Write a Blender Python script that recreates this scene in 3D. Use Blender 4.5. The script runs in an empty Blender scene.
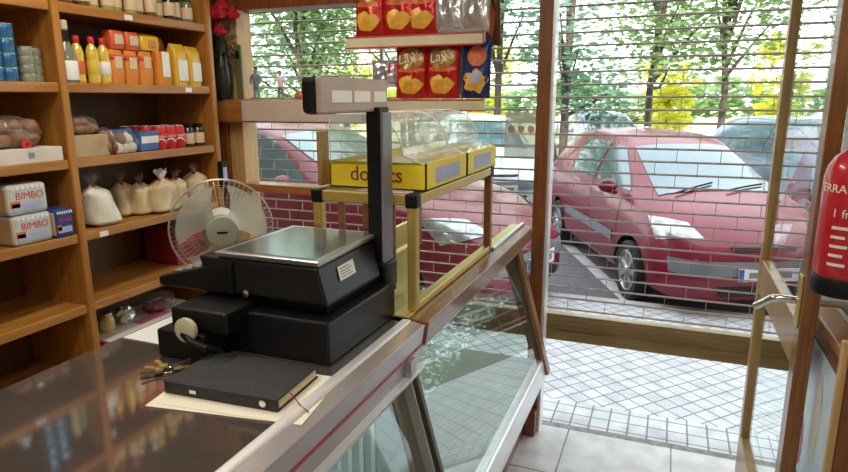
import bpy, math, random
from mathutils import Vector, Matrix
from mathutils.bvhtree import BVHTree
random.seed(7)
R = math.radians
S = bpy.context.scene
COL = S.collection
# ---------------------------------------------------------------- camera, world, sun, exposure
cam = bpy.data.objects.new('camera', bpy.data.cameras.new('camera')); COL.objects.link(cam)
cam.data.sensor_width = 36; cam.data.lens = 618.8 / 848 * 36; cam.data.clip_start = .02; cam.data.clip_end = 300
cam.matrix_world = (Matrix.Translation((0, 0, 1.6)) @ Matrix.Rotation(R(21.6), 4, 'Z') @ Matrix.Rotation(R(90 - 12.5), 4, 'X')
                    @ Matrix.Rotation(R(-.17), 4, 'Z'))
S.camera = cam
w = bpy.data.worlds.new('World'); S.world = w; w.use_nodes = True
bg = w.node_tree.nodes['Background']; bg.inputs[0].default_value = (.86, .94, 1, 1); bg.inputs[1].default_value = 3.6
sd = bpy.data.lights.new('sun', 'SUN'); sd.energy = 7.0; sd.angle = R(2); sd.color = (1, .95, .84)
so = bpy.data.objects.new('sun', sd); COL.objects.link(so); so.rotation_euler = (R(42), 0, R(18))
S.view_settings.view_transform = 'Standard'; S.view_settings.look = 'None'; S.view_settings.gamma = 1
S.view_settings.exposure = 0.0; S.view_settings.use_curve_mapping = False
LAMP_W = 14
# ---------------------------------------------------------------- materials
def mat(name, c, rough=.5, metal=0, c2=None, scale=8, stretch=(1, 1, 1), bump=0, spec=.5, trans=0, emit=0, alpha=1, coat=0, detail=4):
    m = bpy.data.materials.new(name); m.use_nodes = True; nt = m.node_tree; b = nt.nodes['Principled BSDF']
    b.inputs['Base Color'].default_value = (*c, 1); b.inputs['Roughness'].default_value = rough; b.inputs['Metallic'].default_value = metal
    b.inputs['Specular IOR Level'].default_value = spec; b.inputs['Alpha'].default_value = alpha; b.inputs['Coat Weight'].default_value = coat
    if trans: b.inputs['Transmission Weight'].default_value = trans
    if emit: b.inputs['Emission Color'].default_value = (*c, 1); b.inputs['Emission Strength'].default_value = emit
    if c2 is None: c2 = tuple(x * .86 for x in c)
    tc = nt.nodes.new('ShaderNodeTexCoord'); mp = nt.nodes.new('ShaderNodeMapping'); mp.inputs['Scale'].default_value = stretch
    nz = nt.nodes.new('ShaderNodeTexNoise'); nz.inputs['Scale'].default_value = scale; nz.inputs['Detail'].default_value = detail
    nt.links.new(tc.outputs['Object'], mp.inputs[0]); nt.links.new(mp.outputs[0], nz.inputs['Vector'])
    rp = nt.nodes.new('ShaderNodeValToRGB'); rp.color_ramp.elements[0].position = .35; rp.color_ramp.elements[1].position = .65
    rp.color_ramp.elements[0].color = (*c2, 1); rp.color_ramp.elements[1].color = (*c, 1)
    nt.links.new(nz.outputs['Fac'], rp.inputs[0]); nt.links.new(rp.outputs[0], b.inputs['Base Color'])
    if bump:
        bp = nt.nodes.new('ShaderNodeBump'); bp.inputs['Strength'].default_value = bump; bp.inputs['Distance'].default_value = .01
        nt.links.new(nz.outputs['Fac'], bp.inputs['Height']); nt.links.new(bp.outputs[0], b.inputs['Normal'])
    return m
def glass_mat(name, tint=(1, 1, 1), rough=.01, boost=1.0, haze=0, ior=1.5):
    m = bpy.data.materials.new(name); m.use_nodes = True; nt = m.node_tree; nt.nodes.clear()
    o = nt.nodes.new('ShaderNodeOutputMaterial'); t = nt.nodes.new('ShaderNodeBsdfTransparent'); g = nt.nodes.new('ShaderNodeBsdfGlossy')
    f = nt.nodes.new('ShaderNodeFresnel'); f.inputs[0].default_value = ior; mx = nt.nodes.new('ShaderNodeMixShader')
    t.inputs[0].default_value = (*tint, 1); g.inputs['Roughness'].default_value = rough; g.inputs[0].default_value = (boost, boost, boost, 1)
    ge = nt.nodes.new('ShaderNodeNewGeometry'); iv = nt.nodes.new('ShaderNodeMath'); iv.operation = 'SUBTRACT'; iv.inputs[0].default_value = 1   # reflect once, on the outer face of each pane
    ml = nt.nodes.new('ShaderNodeMath'); ml.operation = 'MULTIPLY'; nt.links.new(ge.outputs['Backfacing'], iv.inputs[1]); nt.links.new(iv.outputs[0], ml.inputs[0]); nt.links.new(f.outputs[0], ml.inputs[1])
    nt.links.new(ml.outputs[0], mx.inputs[0]); nt.links.new(t.outputs[0], mx.inputs[1]); nt.links.new(g.outputs[0], mx.inputs[2])
    if haze:
        d = nt.nodes.new('ShaderNodeBsdfDiffuse'); d.inputs[0].default_value = (.8, .84, .82, 1); m2 = nt.nodes.new('ShaderNodeMixShader')
        m2.inputs[0].default_value = haze; nt.links.new(mx.outputs[0], m2.inputs[1]); nt.links.new(d.outputs[0], m2.inputs[2])
        nt.links.new(m2.outputs[0], o.inputs[0])
    else: nt.links.new(mx.outputs[0], o.inputs[0])
    return m
def tile_mat(name, c, c2, grout, bw, bh, mort=.006, rot=0, rough=.4, off=0.0, loc=(0, 0, 0)):
    m = mat(name, c, rough); nt = m.node_tree; b = nt.nodes['Principled BSDF']
    tc = nt.nodes.new('ShaderNodeTexCoord'); mp = nt.nodes.new('ShaderNodeMapping'); mp.inputs['Rotation'].default_value = (0, 0, rot)
    mp.inputs['Location'].default_value = loc
    br = nt.nodes.new('ShaderNodeTexBrick'); br.offset = off; br.inputs['Scale'].default_value = 1
    br.inputs['Brick Width'].default_value = bw; br.inputs['Row Height'].default_value = bh; br.inputs['Mortar Size'].default_value = mort
    br.inputs['Mortar Smooth'].default_value = .3
    br.inputs['Color1'].default_value = (*c, 1); br.inputs['Color2'].default_value = (*c2, 1); br.inputs['Mortar'].default_value = (*grout, 1)
    nt.links.new(tc.outputs['Object'], mp.inputs[0]); nt.links.new(mp.outputs[0], br.inputs['Vector'])
    nz = nt.nodes.new('ShaderNodeTexNoise'); nz.inputs['Scale'].default_value = 9; nz.inputs['Detail'].default_value = 5
    nt.links.new(tc.outputs['Object'], nz.inputs['Vector'])
    rp = nt.nodes.new('ShaderNodeValToRGB'); rp.color_ramp.elements[0].position = .35; rp.color_ramp.elements[0].color = (.72, .72, .72, 1); rp.color_ramp.elements[1].position = .62
    nt.links.new(nz.outputs['Fac'], rp.inputs[0])
    mx = nt.nodes.new('ShaderNodeMixRGB'); mx.blend_type = 'MULTIPLY'; mx.inputs[0].default_value = .8
    nt.links.new(br.outputs['Color'], mx.inputs[1]); nt.links.new(rp.outputs[0], mx.inputs[2]); nt.links.new(mx.outputs[0], b.inputs['Base Color'])
    return m
def wood(name, c, c2, stretch, rough=.4, coat=.2): return mat(name, c, rough, c2=c2, scale=5, stretch=stretch, coat=coat, bump=.05, detail=6)
M = {}
M['shelf_wood'] = wood('shelf_wood', (.46, .20, .038), (.34, .135, .024), (6, 1, 8), .45)
M['shelf_upright'] = wood('shelf_upright', (.44, .19, .032), (.33, .125, .02), (8, 8, 1), .4)
M['back_wood'] = wood('back_wood', (.16, .075, .025), (.12, .055, .018), (6, 6, 1), .6, 0)
M['frame_wood'] = wood('frame_wood', (.25, .085, .022), (.17, .05, .014), (14, 14, 1.2), .35)
M['ledge_wood'] = wood('ledge_wood', (.42, .17, .045), (.30, .11, .03), (1.2, 14, 14), .35)
M['jamb_wood'] = wood('jamb_wood', (.62, .38, .17), (.50, .29, .12), (12, 12, 1), .4)
M['door_wood'] = wood('door_wood', (.27, .11, .032), (.17, .062, .018), (14, 14, 1.2), .3)
M['gold_wood'] = wood('gold_wood', (.40, .25, .09), (.30, .18, .06), (12, 12, 1.3), .35)
M['trim_wood'] = wood('trim_wood', (.30, .14, .05), (.21, .09, .03), (14, 1, 14), .3)
M['bar_wood'] = wood('bar_wood', (.30, .2, .07), (.2, .13, .04), (1, 14, 14), .35)
M['brass'] = mat('brass', (.70, .52, .17), .32, .65, c2=(.62, .45, .13))
M['steel'] = mat('steel', (.72, .71, .70), .28, .9, c2=(.62, .61, .60), scale=20, stretch=(1, .1, 1))
M['counter_steel'] = mat('counter_steel', (.33, .29, .265), .06, .8, c2=(.27, .24, .22), scale=3)
M['alu'] = mat('aluminium', (.90, .90, .91), .3, .45, c2=(.84, .84, .85))
M['fascia'] = mat('fascia_metal', (.46, .42, .43), .3, .45, c2=(.39, .35, .36), scale=4)
M['white_metal'] = mat('white_metal', (.78, .78, .76), .35)
M['cage_wire'] = mat('cage_wire', (.5, .5, .42), .35, .3); M['cap_grey'] = mat('fan_cap_grey', (.36, .38, .29), .4)
M['olive_metal'] = mat('bronze_metal', (.16, .13, .09), .35, .6)
M['slat'] = mat('galvanised_slat', (.52, .47, .41), .38, .5, c2=(.42, .38, .33), scale=30)
M['black'] = mat('black_plastic', (.006, .006, .0065), .42, c2=(.005, .005, .005), spec=.3)
M['black_metal'] = mat('black_enamel', (.009, .009, .011), .36, c2=(.007, .007, .008), spec=.4)
M['grey_plastic'] = mat('grey_plastic', (.22, .22, .25), .35)
M['red_line'] = mat('red_stripe', (.42, .03, .05), .35)
M['rubber'] = mat('rubber', (.02, .02, .02), .8)
M['cream'] = mat('cream_plastic', (.62, .58, .40), .4)
M['white_plastic'] = mat('white_plastic', (.75, .76, .74), .35)
M['paper'] = mat('paper', (.82, .79, .66), .7, c2=(.78, .74, .6))
M['white_paper'] = mat('white_paper', (.85, .86, .84), .6)
M['pages'] = mat('page_edges', (.72, .60, .38), .8, scale=60, stretch=(1, 1, 12))
M['book'] = mat('black_leather', (.016, .017, .02), .5, bump=.15, scale=60)
M['display'] = mat('beige_display_face', (.50, .37, .33), .4, 0)
M['lcd'] = mat('display_window', (.93, .89, .76), .35)
M['yellow'] = mat('yellow_card', (.95, .74, .03), .45, c2=(.90, .68, .03))
M['maroon'] = mat('maroon_print', (.25, .02, .05), .5)
M['plate_blue'] = mat('lilac_print', (.45, .48, .72), .5)
M['red'] = mat('red_print', (.60, .025, .03), .4)
M['redfoil'] = mat('red_foil', (.55, .025, .02), .22, .35, c2=(.42, .012, .012), scale=14, bump=.6)
M['goldfoil'] = mat('gold_print', (.62, .36, .05), .3, .3, c2=(.42, .2, .03), scale=30)
M['browngold'] = mat('brown_gold_print', (.28, .15, .04), .3, .3, c2=(.42, .25, .05), scale=26)
M['chip'] = mat('crisp_print', (.85, .50, .06), .4, c2=(.62, .30, .03), scale=22)
M['white_print'] = mat('white_print', (.85, .84, .80), .4)
M['silverfoil'] = mat('silver_foil', (.72, .73, .74), .22, .7, c2=(.5, .51, .53), scale=16, bump=.7)
M['navyfoil'] = mat('navy_foil', (.03, .06, .22), .25, .35, c2=(.015, .03, .13), scale=16, bump=.5)
M['bluefoil'] = mat('pale_blue_foil', (.35, .5, .62), .25, .3, scale=16, bump=.5)
M['brownfoil'] = mat('brown_foil', (.13, .05, .02), .25, .3, scale=16, bump=.5)
M['orange_print'] = mat('orange_print', (.68, .17, .04), .45, c2=(.5, .1, .02), scale=20)
M['orange'] = mat('orange_packet', (.72, .27, .035), .42, c2=(.62, .2, .02))
M['orange_red'] = mat('red_orange_packet', (.68, .10, .035), .42)
M['yellow_packet'] = mat('yellow_packet', (.74, .48, .04), .3, c2=(.66, .4, .03), bump=.3)
M['beige_label'] = mat('beige_label', (.72, .55, .35), .5)
M['oil'] = mat('golden_oil', (.70, .50, .06), .12, c2=(.62, .42, .04), coat=.6)
M['tin_blue'] = mat('blue_tin', (.06, .30, .45), .25, .5, c2=(.04, .2, .33), scale=12)
M['tin_green'] = mat('grey_green_tin', (.34, .36, .26), .3, .4, c2=(.26, .29, .2), scale=15)
M['tin_lid'] = mat('tin_lid', (.65, .66, .66), .25, .9)
M['jar_glass'] = mat('jar_glass', (.20, .22, .16), .15, coat=.5)
M['jar_green'] = mat('olive_jar', (.35, .38, .08), .18, coat=.6, c2=(.26, .27, .04), scale=30)
M['jar_brown'] = mat('brown_jar', (.16, .08, .035), .18, coat=.6, c2=(.1, .05, .02), scale=30)
M['jar_dark'] = mat('dark_jar', (.035, .02, .015), .15, coat=.6)
M['green_lid'] = mat('dark_green_lid', (.02, .07, .05), .35)
M['bluepack'] = mat('blue_packet', (.045, .13, .36), .3, .1, c2=(.03, .09, .27), bump=.2)
M['breadblue'] = mat('blue_bread_wrap', (.035, .07, .27), .25, c2=(.025, .05, .2), bump=.3)
M['breadwhite'] = mat('white_bread_wrap', (.55, .60, .60), .25, c2=(.46, .51, .5), bump=.3)
M['bread'] = mat('bread_crust', (.50, .33, .16), .7)
M['card'] = mat('cardboard', (.50, .38, .22), .7)
M['white_card'] = mat('white_card', (.72, .66, .60), .6)
M['pinkcard'] = mat('maroon_pink_card', (.34, .06, .12), .5)
M['pink_print'] = mat('pink_print', (.62, .15, .25), .5)
M['crate'] = mat('dark_red_crate', (.22, .02, .015), .45)
M['magenta'] = mat('magenta_wrap', (.16, .02, .05), .25, c2=(.11, .012, .035), bump=.4)
M['flour'] = mat('white_flour_bag', (.78, .76, .66), .28, c2=(.7, .68, .56), bump=.35, scale=14, coat=.3)
M['grain'] = mat('cream_crumb_bag', (.66, .53, .32), .28, c2=(.56, .44, .25), bump=.35, scale=18, coat=.3)
M['film'] = glass_mat('clear_film', rough=.08, haze=.06)
M['pastry'] = mat('pastry_brown', (.30, .14, .06), .55, c2=(.2, .08, .03), scale=30)
M['garlic'] = mat('white_bulb', (.70, .66, .60), .5)
M['glass'] = glass_mat('clear_glass', (.96, .99, .97))
M['case_glass'] = glass_mat('case_glass', (.94, .98, .97), ior=1.45); M['front_glass'] = glass_mat('front_glass', (.92, .97, .96), ior=2.4)
M['acrylic'] = glass_mat('clear_acrylic', (.93, .96, .94), .05, haze=.24)
M['fan_blade'] = mat('pale_fan_blade', (.62, .66, .62), .3, alpha=.75)
M['rose'] = mat('red_petal', (.55, .01, .03), .6, c2=(.35, .005, .015))
M['leafdark'] = mat('dark_leaf', (.02, .05, .02), .5)
M['vase'] = mat('dark_vase', (.02, .025, .02), .25)
M['olive_board'] = mat('olive_board', (.14, .15, .06), .5)
M['fig_blue'] = mat('blue_grey_paint', (.22, .30, .33), .5)
M['skin'] = mat('skin_paint', (.5, .27, .17), .5)
M['ext_red'] = mat('extinguisher_red', (.52, .015, .03), .25, c2=(.46, .012, .025), coat=.5)
M['chrome'] = mat('chrome', (.75, .74, .70), .15, 1)
M['carred'] = mat('car_red', (.22, .006, .03), .35, .1, c2=(.20, .005, .027), spec=.35, coat=.45)
M['carblue'] = mat('car_slate_blue', (.10, .17, .26), .3, .3, coat=1)
M['carlight'] = mat('car_light_blue', (.42, .55, .66), .3, .3, coat=1)
M['carwhite'] = mat('car_white', (.70, .76, .80), .3, 0, coat=1)
M['carglass'] = mat('car_glass', (.10, .17, .20), .08, .2, c2=(.08, .15, .18), spec=.8, coat=.5)
M['cargrey'] = mat('bumper_grey', (.20, .22, .26), .45)
M['lens'] = mat('headlight_lens', (.50, .52, .53), .15, .4, c2=(.25, .27, .29), scale=14, coat=1)
M['wheel'] = mat('wheel_silver', (.55, .56, .58), .3, .7)
M['bark'] = mat('bark', (.13, .10, .075), .9, c2=(.07, .055, .04), scale=10, stretch=(3, 3, .6), bump=.5)
def leafmat(n, c, c2):
    m = mat(n, c, .6, c2=c2, scale=1.2); b = m.node_tree.nodes['Principled BSDF']
    o = m.node_tree.nodes['Material Output']; t = m.node_tree.nodes.new('ShaderNodeBsdfTranslucent'); t.inputs[0].default_value = (*[min(1, x * 1.6) for x in c], 1)
    mx = m.node_tree.nodes.new('ShaderNodeMixShader'); mx.inputs[0].default_value = .4
    m.node_tree.links.new(b.outputs[0], mx.inputs[1]); m.node_tree.links.new(t.outputs[0], mx.inputs[2]); m.node_tree.links.new(mx.outputs[0], o.inputs[0]); return m
M['leaf_green'] = leafmat('leaf_green', (.22, .33, .13), (.11, .19, .08))
M['leaf_blue'] = leafmat('leaf_bluegreen', (.20, .34, .22), (.09, .19, .13))
M['leaf_yellow'] = leafmat('leaf_yellow', (.72, .66, .08), (.52, .52, .07))
M['plaster'] = mat('plaster', (.62, .57, .47), .8, c2=(.56, .51, .42))
M['ceil'] = mat('ceiling_paint', (.72, .70, .64), .85)
M['speckle'] = mat('speckled_wall', (.62, .60, .55), .7, c2=(.44, .42, .39), scale=90)
M['ext_wall'] = mat('outer_render', (.22, .17, .13), .9)
M['floor'] = tile_mat('floor_tile', (.70, .69, .69), (.74, .73, .73), (.2, .18, .17), .47, .47, .004, rough=.22, loc=(.36, -.10, 0))
M['pave'] = tile_mat('diamond_paving', (.52, .54, .56), (.60, .61, .62), (.20, .20, .20), .092, .092, .005, rot=R(42), rough=.8)
M['paveband'] = tile_mat('square_paving', (.52, .54, .56), (.60, .61, .62), (.20, .20, .20), .092, .092, .005, rough=.8)
M['stone'] = mat('threshold_stone', (.30, .29, .27), .7, c2=(.18, .17, .16), scale=30)
M['asphalt'] = mat('asphalt', (.15, .15, .16), .9, c2=(.10, .10, .11), scale=40)
M['kerb'] = mat('kerb_stone', (.5, .5, .5), .85)
M['line'] = mat('white_road_paint', (.6, .62, .62), .7)
M['park'] = mat('dry_park_ground', (.52, .48, .32), .95, c2=(.36, .40, .18), scale=.6)
M['poster'] = mat('ice_cream_poster', (.72, .86, .95), .3, c2=(.52, .70, .86), scale=9, detail=2)
M['lampface'] = mat('lamp_diffuser', (1, .93, .8), .5, emit=3)
# ---------------------------------------------------------------- mesh helpers
_tc = {}
def text_mesh(s):
    if s not in _tc:
        cu = bpy.data.curves.new('t', 'FONT'); cu.body = s; cu.size = 1; cu.align_x = 'CENTER'; cu.align_y = 'CENTER'; cu.extrude = .02; cu.offset = 0
        cu.resolution_u = 3
        o = bpy.data.objects.new('t', cu); COL.objects.link(o); bpy.context.view_layer.update()
        me = bpy.data.meshes.new_from_object(o.evaluated_get(bpy.context.evaluated_depsgraph_get()))
        _tc[s] = ([tuple(v.co) for v in me.vertices], [tuple(p.vertices) for p in me.polygons])
        bpy.data.objects.remove(o); bpy.data.curves.remove(cu); bpy.data.meshes.remove(me)
    return _tc[s]
class MB:
    def __init__(s): s.v = []; s.f = []; s.m = []
    def add(s, vs, fs, mi=0):
        n = len(s.v); s.v += [tuple(v) for v in vs]; s.f += [tuple(i + n for i in f) for f in fs]; s.m += [mi] * len(fs); return s
    def box(s, x0, x1, y0, y1, z0, z1, mi=0, mt=None):
        vs = [(x, y, z) for x in (x0, x1) for y in (y0, y1) for z in (z0, z1)]
        if mt: vs = [mt @ Vector(v) for v in vs]
        return s.add(vs, [(0, 1, 3, 2), (4, 6, 7, 5), (0, 4, 5, 1), (2, 3, 7, 6), (0, 2, 6, 4), (1, 5, 7, 3)], mi)
    def hexa(s, b, t, mi=0):      # bottom quad, top quad (counter-clockwise)
        return s.add(list(b) + list(t), [(3, 2, 1, 0), (4, 5, 6, 7), (0, 1, 5, 4), (1, 2, 6, 5), (2, 3, 7, 6), (3, 0, 4, 7)], mi)
    def prism(s, prof, y0, y1, mi=0, axis='y'):   # profile in (x,z) along y, or (y,z) along x, or (x,y) along z
        n = len(prof); f = {'y': lambda a, b, c: (a, c, b), 'x': lambda a, b, c: (c, a, b), 'z': lambda a, b, c: (a, b, c)}[axis]
        vs = [f(a, b, y0) for a, b in prof] + [f(a, b, y1) for a, b in prof]
        return s.add(vs, [tuple(range(n)), tuple(range(2 * n - 1, n - 1, -1))] + [(i, i + n, (i + 1) % n + n, (i + 1) % n) for i in range(n)], mi)
    def lathe(s, prof, n=20, c=(0, 0, 0), mi=0, mt=None, sx=1, sy=1):
        vs = []
        for r, z in prof:
            for i in range(n):
                a = 2 * math.pi * i / n; v = Vector((c[0] + r * math.cos(a) * sx, c[1] + r * math.sin(a) * sy, c[2] + z)); vs.append(mt @ v if mt else v)
        fs = [(j * n + i, j * n + (i + 1) % n, (j + 1) * n + (i + 1) % n, (j + 1) * n + i) for j in range(len(prof) - 1) for i in range(n)]
        fs += [tuple(range(n - 1, -1, -1)), tuple((len(prof) - 1) * n + i for i in range(n))]
        return s.add(vs, fs, mi)
    def tube(s, pts, r, n=8, mi=0, closed=False):
        pts = [Vector(p) for p in pts]; k = len(pts); vs = []
        rr = r if isinstance(r, (list, tuple)) else [r] * k
        up = None
        for i, p in enumerate(pts):
            a = pts[(i - 1) % k] if (closed or i) else p; b = pts[(i + 1) % k] if (closed or i < k - 1) else p
            d = (b - a).normalized()
            if up is None: up = d.orthogonal().normalized()
            up = (up - d * up.dot(d)).normalized(); q = d.cross(up)
            for j in range(n):
                t = 2 * math.pi * j / n; vs.append(p + (up * math.cos(t) + q * math.sin(t)) * rr[i])
        fs = [(i * n + j, i * n + (j + 1) % n, ((i + 1) % k) * n + (j + 1) % n, ((i + 1) % k) * n + j) for i in range(k if closed else k - 1) for j in range(n)]
        if not closed: fs += [tuple(range(n - 1, -1, -1)), tuple((k - 1) * n + j for j in range(n))]
        return s.add(vs, fs, mi)
    def ring(s, c, R_, r, ax='y', n=32, m=6, mi=0):
        g = {'y': lambda a: (c[0] + R_ * math.cos(a), c[1], c[2] + R_ * math.sin(a)), 'z': lambda a: (c[0] + R_ * math.cos(a), c[1] + R_ * math.sin(a), c[2]),
             'x': lambda a: (c[0], c[1] + R_ * math.cos(a), c[2] + R_ * math.sin(a))}[ax]
        return s.tube([g(2 * math.pi * i / n) for i in range(n)], r, m, mi, True)
    def grid(s, fn, nu, nv, mi=0):
        vs = [fn(i / nu, j / nv) for j in range(nv + 1) for i in range(nu + 1)]
        return s.add(vs, [(j * (nu + 1) + i, j * (nu + 1) + i + 1, (j + 1) * (nu + 1) + i + 1, (j + 1) * (nu + 1) + i) for j in range(nv) for i in range(nu)], mi)
    def text(s, t, size, fn, mi=0, sx=1):    # fn(x, y, h) -> point
        vs, fs = text_mesh(t); return s.add([fn(v[0] * size * sx, v[1] * size, v[2] * size * .5) for v in vs], fs, mi)
    def blob(s, c, r, n=10, mi=0, amp=.0, seed=0):
        rnd = random.Random(seed); prof = []
        rx, ry, rz = r if isinstance(r, tuple) else (r, r, r)
        vs = []; m = n // 2 + 2
        for j in range(m + 1):
            th = math.pi * j / m
            for i in range(n):
                a = 2 * math.pi * i / n; q = 1 + amp * (rnd.random() - .5) * 2
                vs.append((c[0] + rx * math.sin(th) * math.cos(a) * q, c[1] + ry * math.sin(th) * math.sin(a) * q, c[2] - rz * math.cos(th) * (q if 0 < j < m else 1)))
        fs = [(j * n + i, j * n + (i + 1) % n, (j + 1) * n + (i + 1) % n, (j + 1) * n + i) for j in range(m) for i in range(n)]
        return s.add(vs, fs, mi)
    def build(s, name, mats, parent=None, bevel=0, smooth=False, sub=0, loc=None):
        me = bpy.data.meshes.new(name); me.from_pydata(s.v, [], s.f)
        mats = mats if isinstance(mats, (list, tuple)) else [mats]
        for m in mats: me.materials.append(M[m] if isinstance(m, str) else m)
        if len(mats) > 1: me.polygons.foreach_set('material_index', s.m)
        if smooth:
            me.polygons.foreach_set('use_smooth', [True] * len(s.f)); me.set_sharp_from_angle(angle=R(smooth if smooth is not True else 40))
        me.update(); o = bpy.data.objects.new(name, me); COL.objects.link(o)
        if parent: o.parent = parent
        if loc: o.location = loc
        if bevel:
            b = o.modifiers.new('b', 'BEVEL'); b.width = bevel; b.segments = 2; b.limit_method = 'ANGLE'; b.angle_limit = R(35)
        if sub:
            u = o.modifiers.new('s', 'SUBSURF'); u.levels = sub; u.render_levels = sub
        return o
def thing(name, label, cat, loc=(0, 0, 0), rz=0, group=None):
    o = bpy.data.objects.new(name, None); COL.objects.link(o); o.location = loc; o.rotation_euler = (0, 0, rz); o.empty_display_size = .05
    return tag(o, label, cat, group)
def tag(o, label, cat, group=None, kind=None):
    o['label'] = label; o['category'] = cat
    if group: o['group'] = group
    if kind: o['kind'] = kind
    return o
def struct(mb, name, m, label=None, **k):
    o = mb.build(name, m, **k); o['kind'] = 'structure'
    if label: o['label'] = label
    return o
def struct_empty(name):
    o = bpy.data.objects.new(name, None); COL.objects.link(o); o['kind'] = 'structure'; return o
def dup(root, loc, rz, label, group=None, name=None):
    r = root.copy(); COL.objects.link(r); r.location = loc; r.rotation_euler = (0, 0, rz); r['label'] = label
    if group: r['group'] = group
    def rec(a, b):
        for ch in list(a.children):
            c = ch.copy(); COL.objects.link(c); c.parent = b; rec(ch, c)
    rec(root, r); return r
def B(*a): return MB().box(*a)
# ================================================================ STRUCTURE
FY = 2.85
struct(B(-2.45, .80, -1.6, FY, -.12, 0), 'floor', 'floor')
struct(B(-2.55, 1.0, -1.7, 2.98, 2.6, 2.7), 'ceiling', 'ceil')
struct(B(-2.55, -2.45, -1.7, 2.98, -.12, 2.6), 'wall_left', 'plaster')
struct(B(-2.55, 1.0, -1.7, -1.6, -.12, 2.6), 'wall_back', 'plaster')
struct(MB().box(.50, .60, -1.6, 2.30, 0, 2.6).box(.60, .80, 2.2, 2.30, 0, 2.6).box(.80, .9, 2.2, 2.98, 0, 2.6), 'wall_right', 'speckle')
struct(MB().box(-3.6, 1.6, 2.98, 3.02, 2.2, 3.0).box(-12, -2.55, 2.7, 3.02, -.1, 3.0).box(.9, 12, 2.7, 3.02, -.1, 3.0).box(-12, 12, -4, 3.02, 3.0, 9.5), 'wall_front', 'ext_wall')
struct(MB().box(-2.45, .80, 2.76, 2.86, 2.045, 2.22).box(-2.45, .80, 2.78, 2.86, 2.22, 2.6), 'trim_1', 'frame_wood', bevel=.004)     # transom beam
struct(B(-.60, -.505, 2.715, 2.76, 0, .13), 'trim_9', 'frame_wood', bevel=.003)
p = struct(B(-.562, -.505, 2.76, 2.86, 0, 2.045), 'trim_2', 'frame_wood', bevel=.004)
B(-.504, -.492, 2.77, 2.85, 0, 2.045).build('aluminium_strip', 'alu', p)
struct(B(.72, .80, 2.76, 2.86, 0, 2.045), 'trim_3', 'frame_wood', bevel=.004)
struct(MB().box(-2.19, -2.10, 2.72, 2.84, .1, 2.045), 'trim_4', 'jamb_wood', bevel=.004)
struct(B(-2.45, -2.19, 2.70, 2.84, 0, 2.045), 'trim_5', 'frame_wood', bevel=.004)
# fixed shop window left of the door post
wn = struct_empty('window_1')
B(-2.10, -.562, 2.806, 2.812, .12, 2.045).build('glass_pane', 'glass', wn)
B(-2.10, -.562, 2.78, 2.84, .0, .12).build('bottom_rail', 'frame_wood', wn, bevel=.003)
struct(B(-2.19, -1.36, 2.64, 2.80, 1.485, 1.600), 'trim_6', 'ledge_wood', bevel=.006)    # wooden ledge with ornaments
struct(B(-2.03, -1.36, 2.628, 2.642, 1.492, 1.594), 'trim_8', mat('pale_strip', (.62, .50, .42), .35), bevel=.003)  # pale strip along the right part of the ledge front
struct(B(-2.19, -1.50, 2.68, 2.80, 1.125, 1.165), 'trim_7', 'ledge_wood', bevel=.004)
# ground outside
struct(B(-12, 12, FY, 2.905, -.12, -.005), 'threshold', 'stone')
struct(B(-12, 12, 2.905, 3.17, -.12, -.012), 'pavement_band', 'paveband')
struct(B(-12, 12, 3.17, 4.95, -.12, -.012), 'pavement', 'pave')
struct(B(-12, 12, 4.95, 5.09, -.2, -.008), 'kerb', 'kerb', bevel=.01)
struct(B(-45, 45, 5.09, 16.5, -.2, -.10), 'road', 'asphalt')
rl = MB()
for k in range(-3, 4):
    t = Matrix.Translation((k * 2.55 - .55, 6.1, 0)) @ Matrix.Rotation(R(23), 4, 'Z'); rl.box(-.06, .06, -1.0, 3.6, -.099, -.096, mt=t)
struct(rl, 'parking_line', 'line')
struct(B(-70, 70, 16.5, 120, -.2, .02), 'park_ground', 'park')
# ================================================================ ROLLING GRILLE
sh = thing('rolling_shutter', 'metal lattice rolling shutter, partly raised, outside the window and doorway', 'shutter', (-.8, 3.02, .40))
n = 0; z = .165
while z < 1.80:
    b = MB(); b.tube([(-1.62, 0, z), (1.72, 0, z)], .0052, 6)
    x = -1.60 + (.09 if n % 2 else 0)
    while x < 1.72:
        b.box(x - .0014, x + .0014, -.002, .002, z + .004, z + .054); x += .18
    b.build('slat', 'slat', sh, smooth=True); z += .0578; n += 1
MB().box(-1.62, 1.72, -.02, .02, 0, .045).box(-1.62, 1.72, -.012, .02, .045, .085).box(-1.62, 1.72, -.02, .02, .085, .115).box(-1.62, 1.72, -.026, .026, .115, .14).box(-1.62, 1.72, -.026, .026, .045, .055).build('bottom_bar', 'bar_wood', sh, bevel=.003)
for x in (-1.66, 1.73):
    B(x - .025, x + .025, -.03, .03, -.4, 1.85).build('guide_rail', 'olive_metal', sh, bevel=.003)
# ================================================================ COUNTERS
ct = thing('counter', 'dark metal topped shop counter with slanted glass front, holding the scales', 'counter', (-.9, .3, 0))
def W(o, x0, x1, y0, y1, z0, z1, mb=None):   # world coordinates under a parent located at o
    l = o.location; return (mb or MB()).box(x0 - l.x, x1 - l.x, y0 - l.y, y1 - l.y, z0 - l.z, z1 - l.z)
def WP(o, prof, y0, y1, mb=None):
    l = o.location; return (mb or MB()).prism([(a - l.x, b - l.z) for a, b in prof], y0 - l.y, y1 - l.y)
W(ct, -1.20, -.61, -.9, 1.385, 1.015, 1.04).build('worktop', 'counter_steel', ct, bevel=.003)
W(ct, -.611, -.585, -.9, 1.39, 1.012, 1.047).build('edge_rail', 'alu', ct, bevel=.006)
WP(ct, [(-.585, 1.043), (-.615, .93), (-.565, .93), (-.548, 1.036)], -.9, 1.39).build('fascia', 'fascia', ct, bevel=.002)
WP(ct, [(-.560, .985), (-.560, .979), (-.5545, .979), (-.554, .985)], -.9, 1.389).build('pinstripe', 'red_line', ct)
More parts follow.
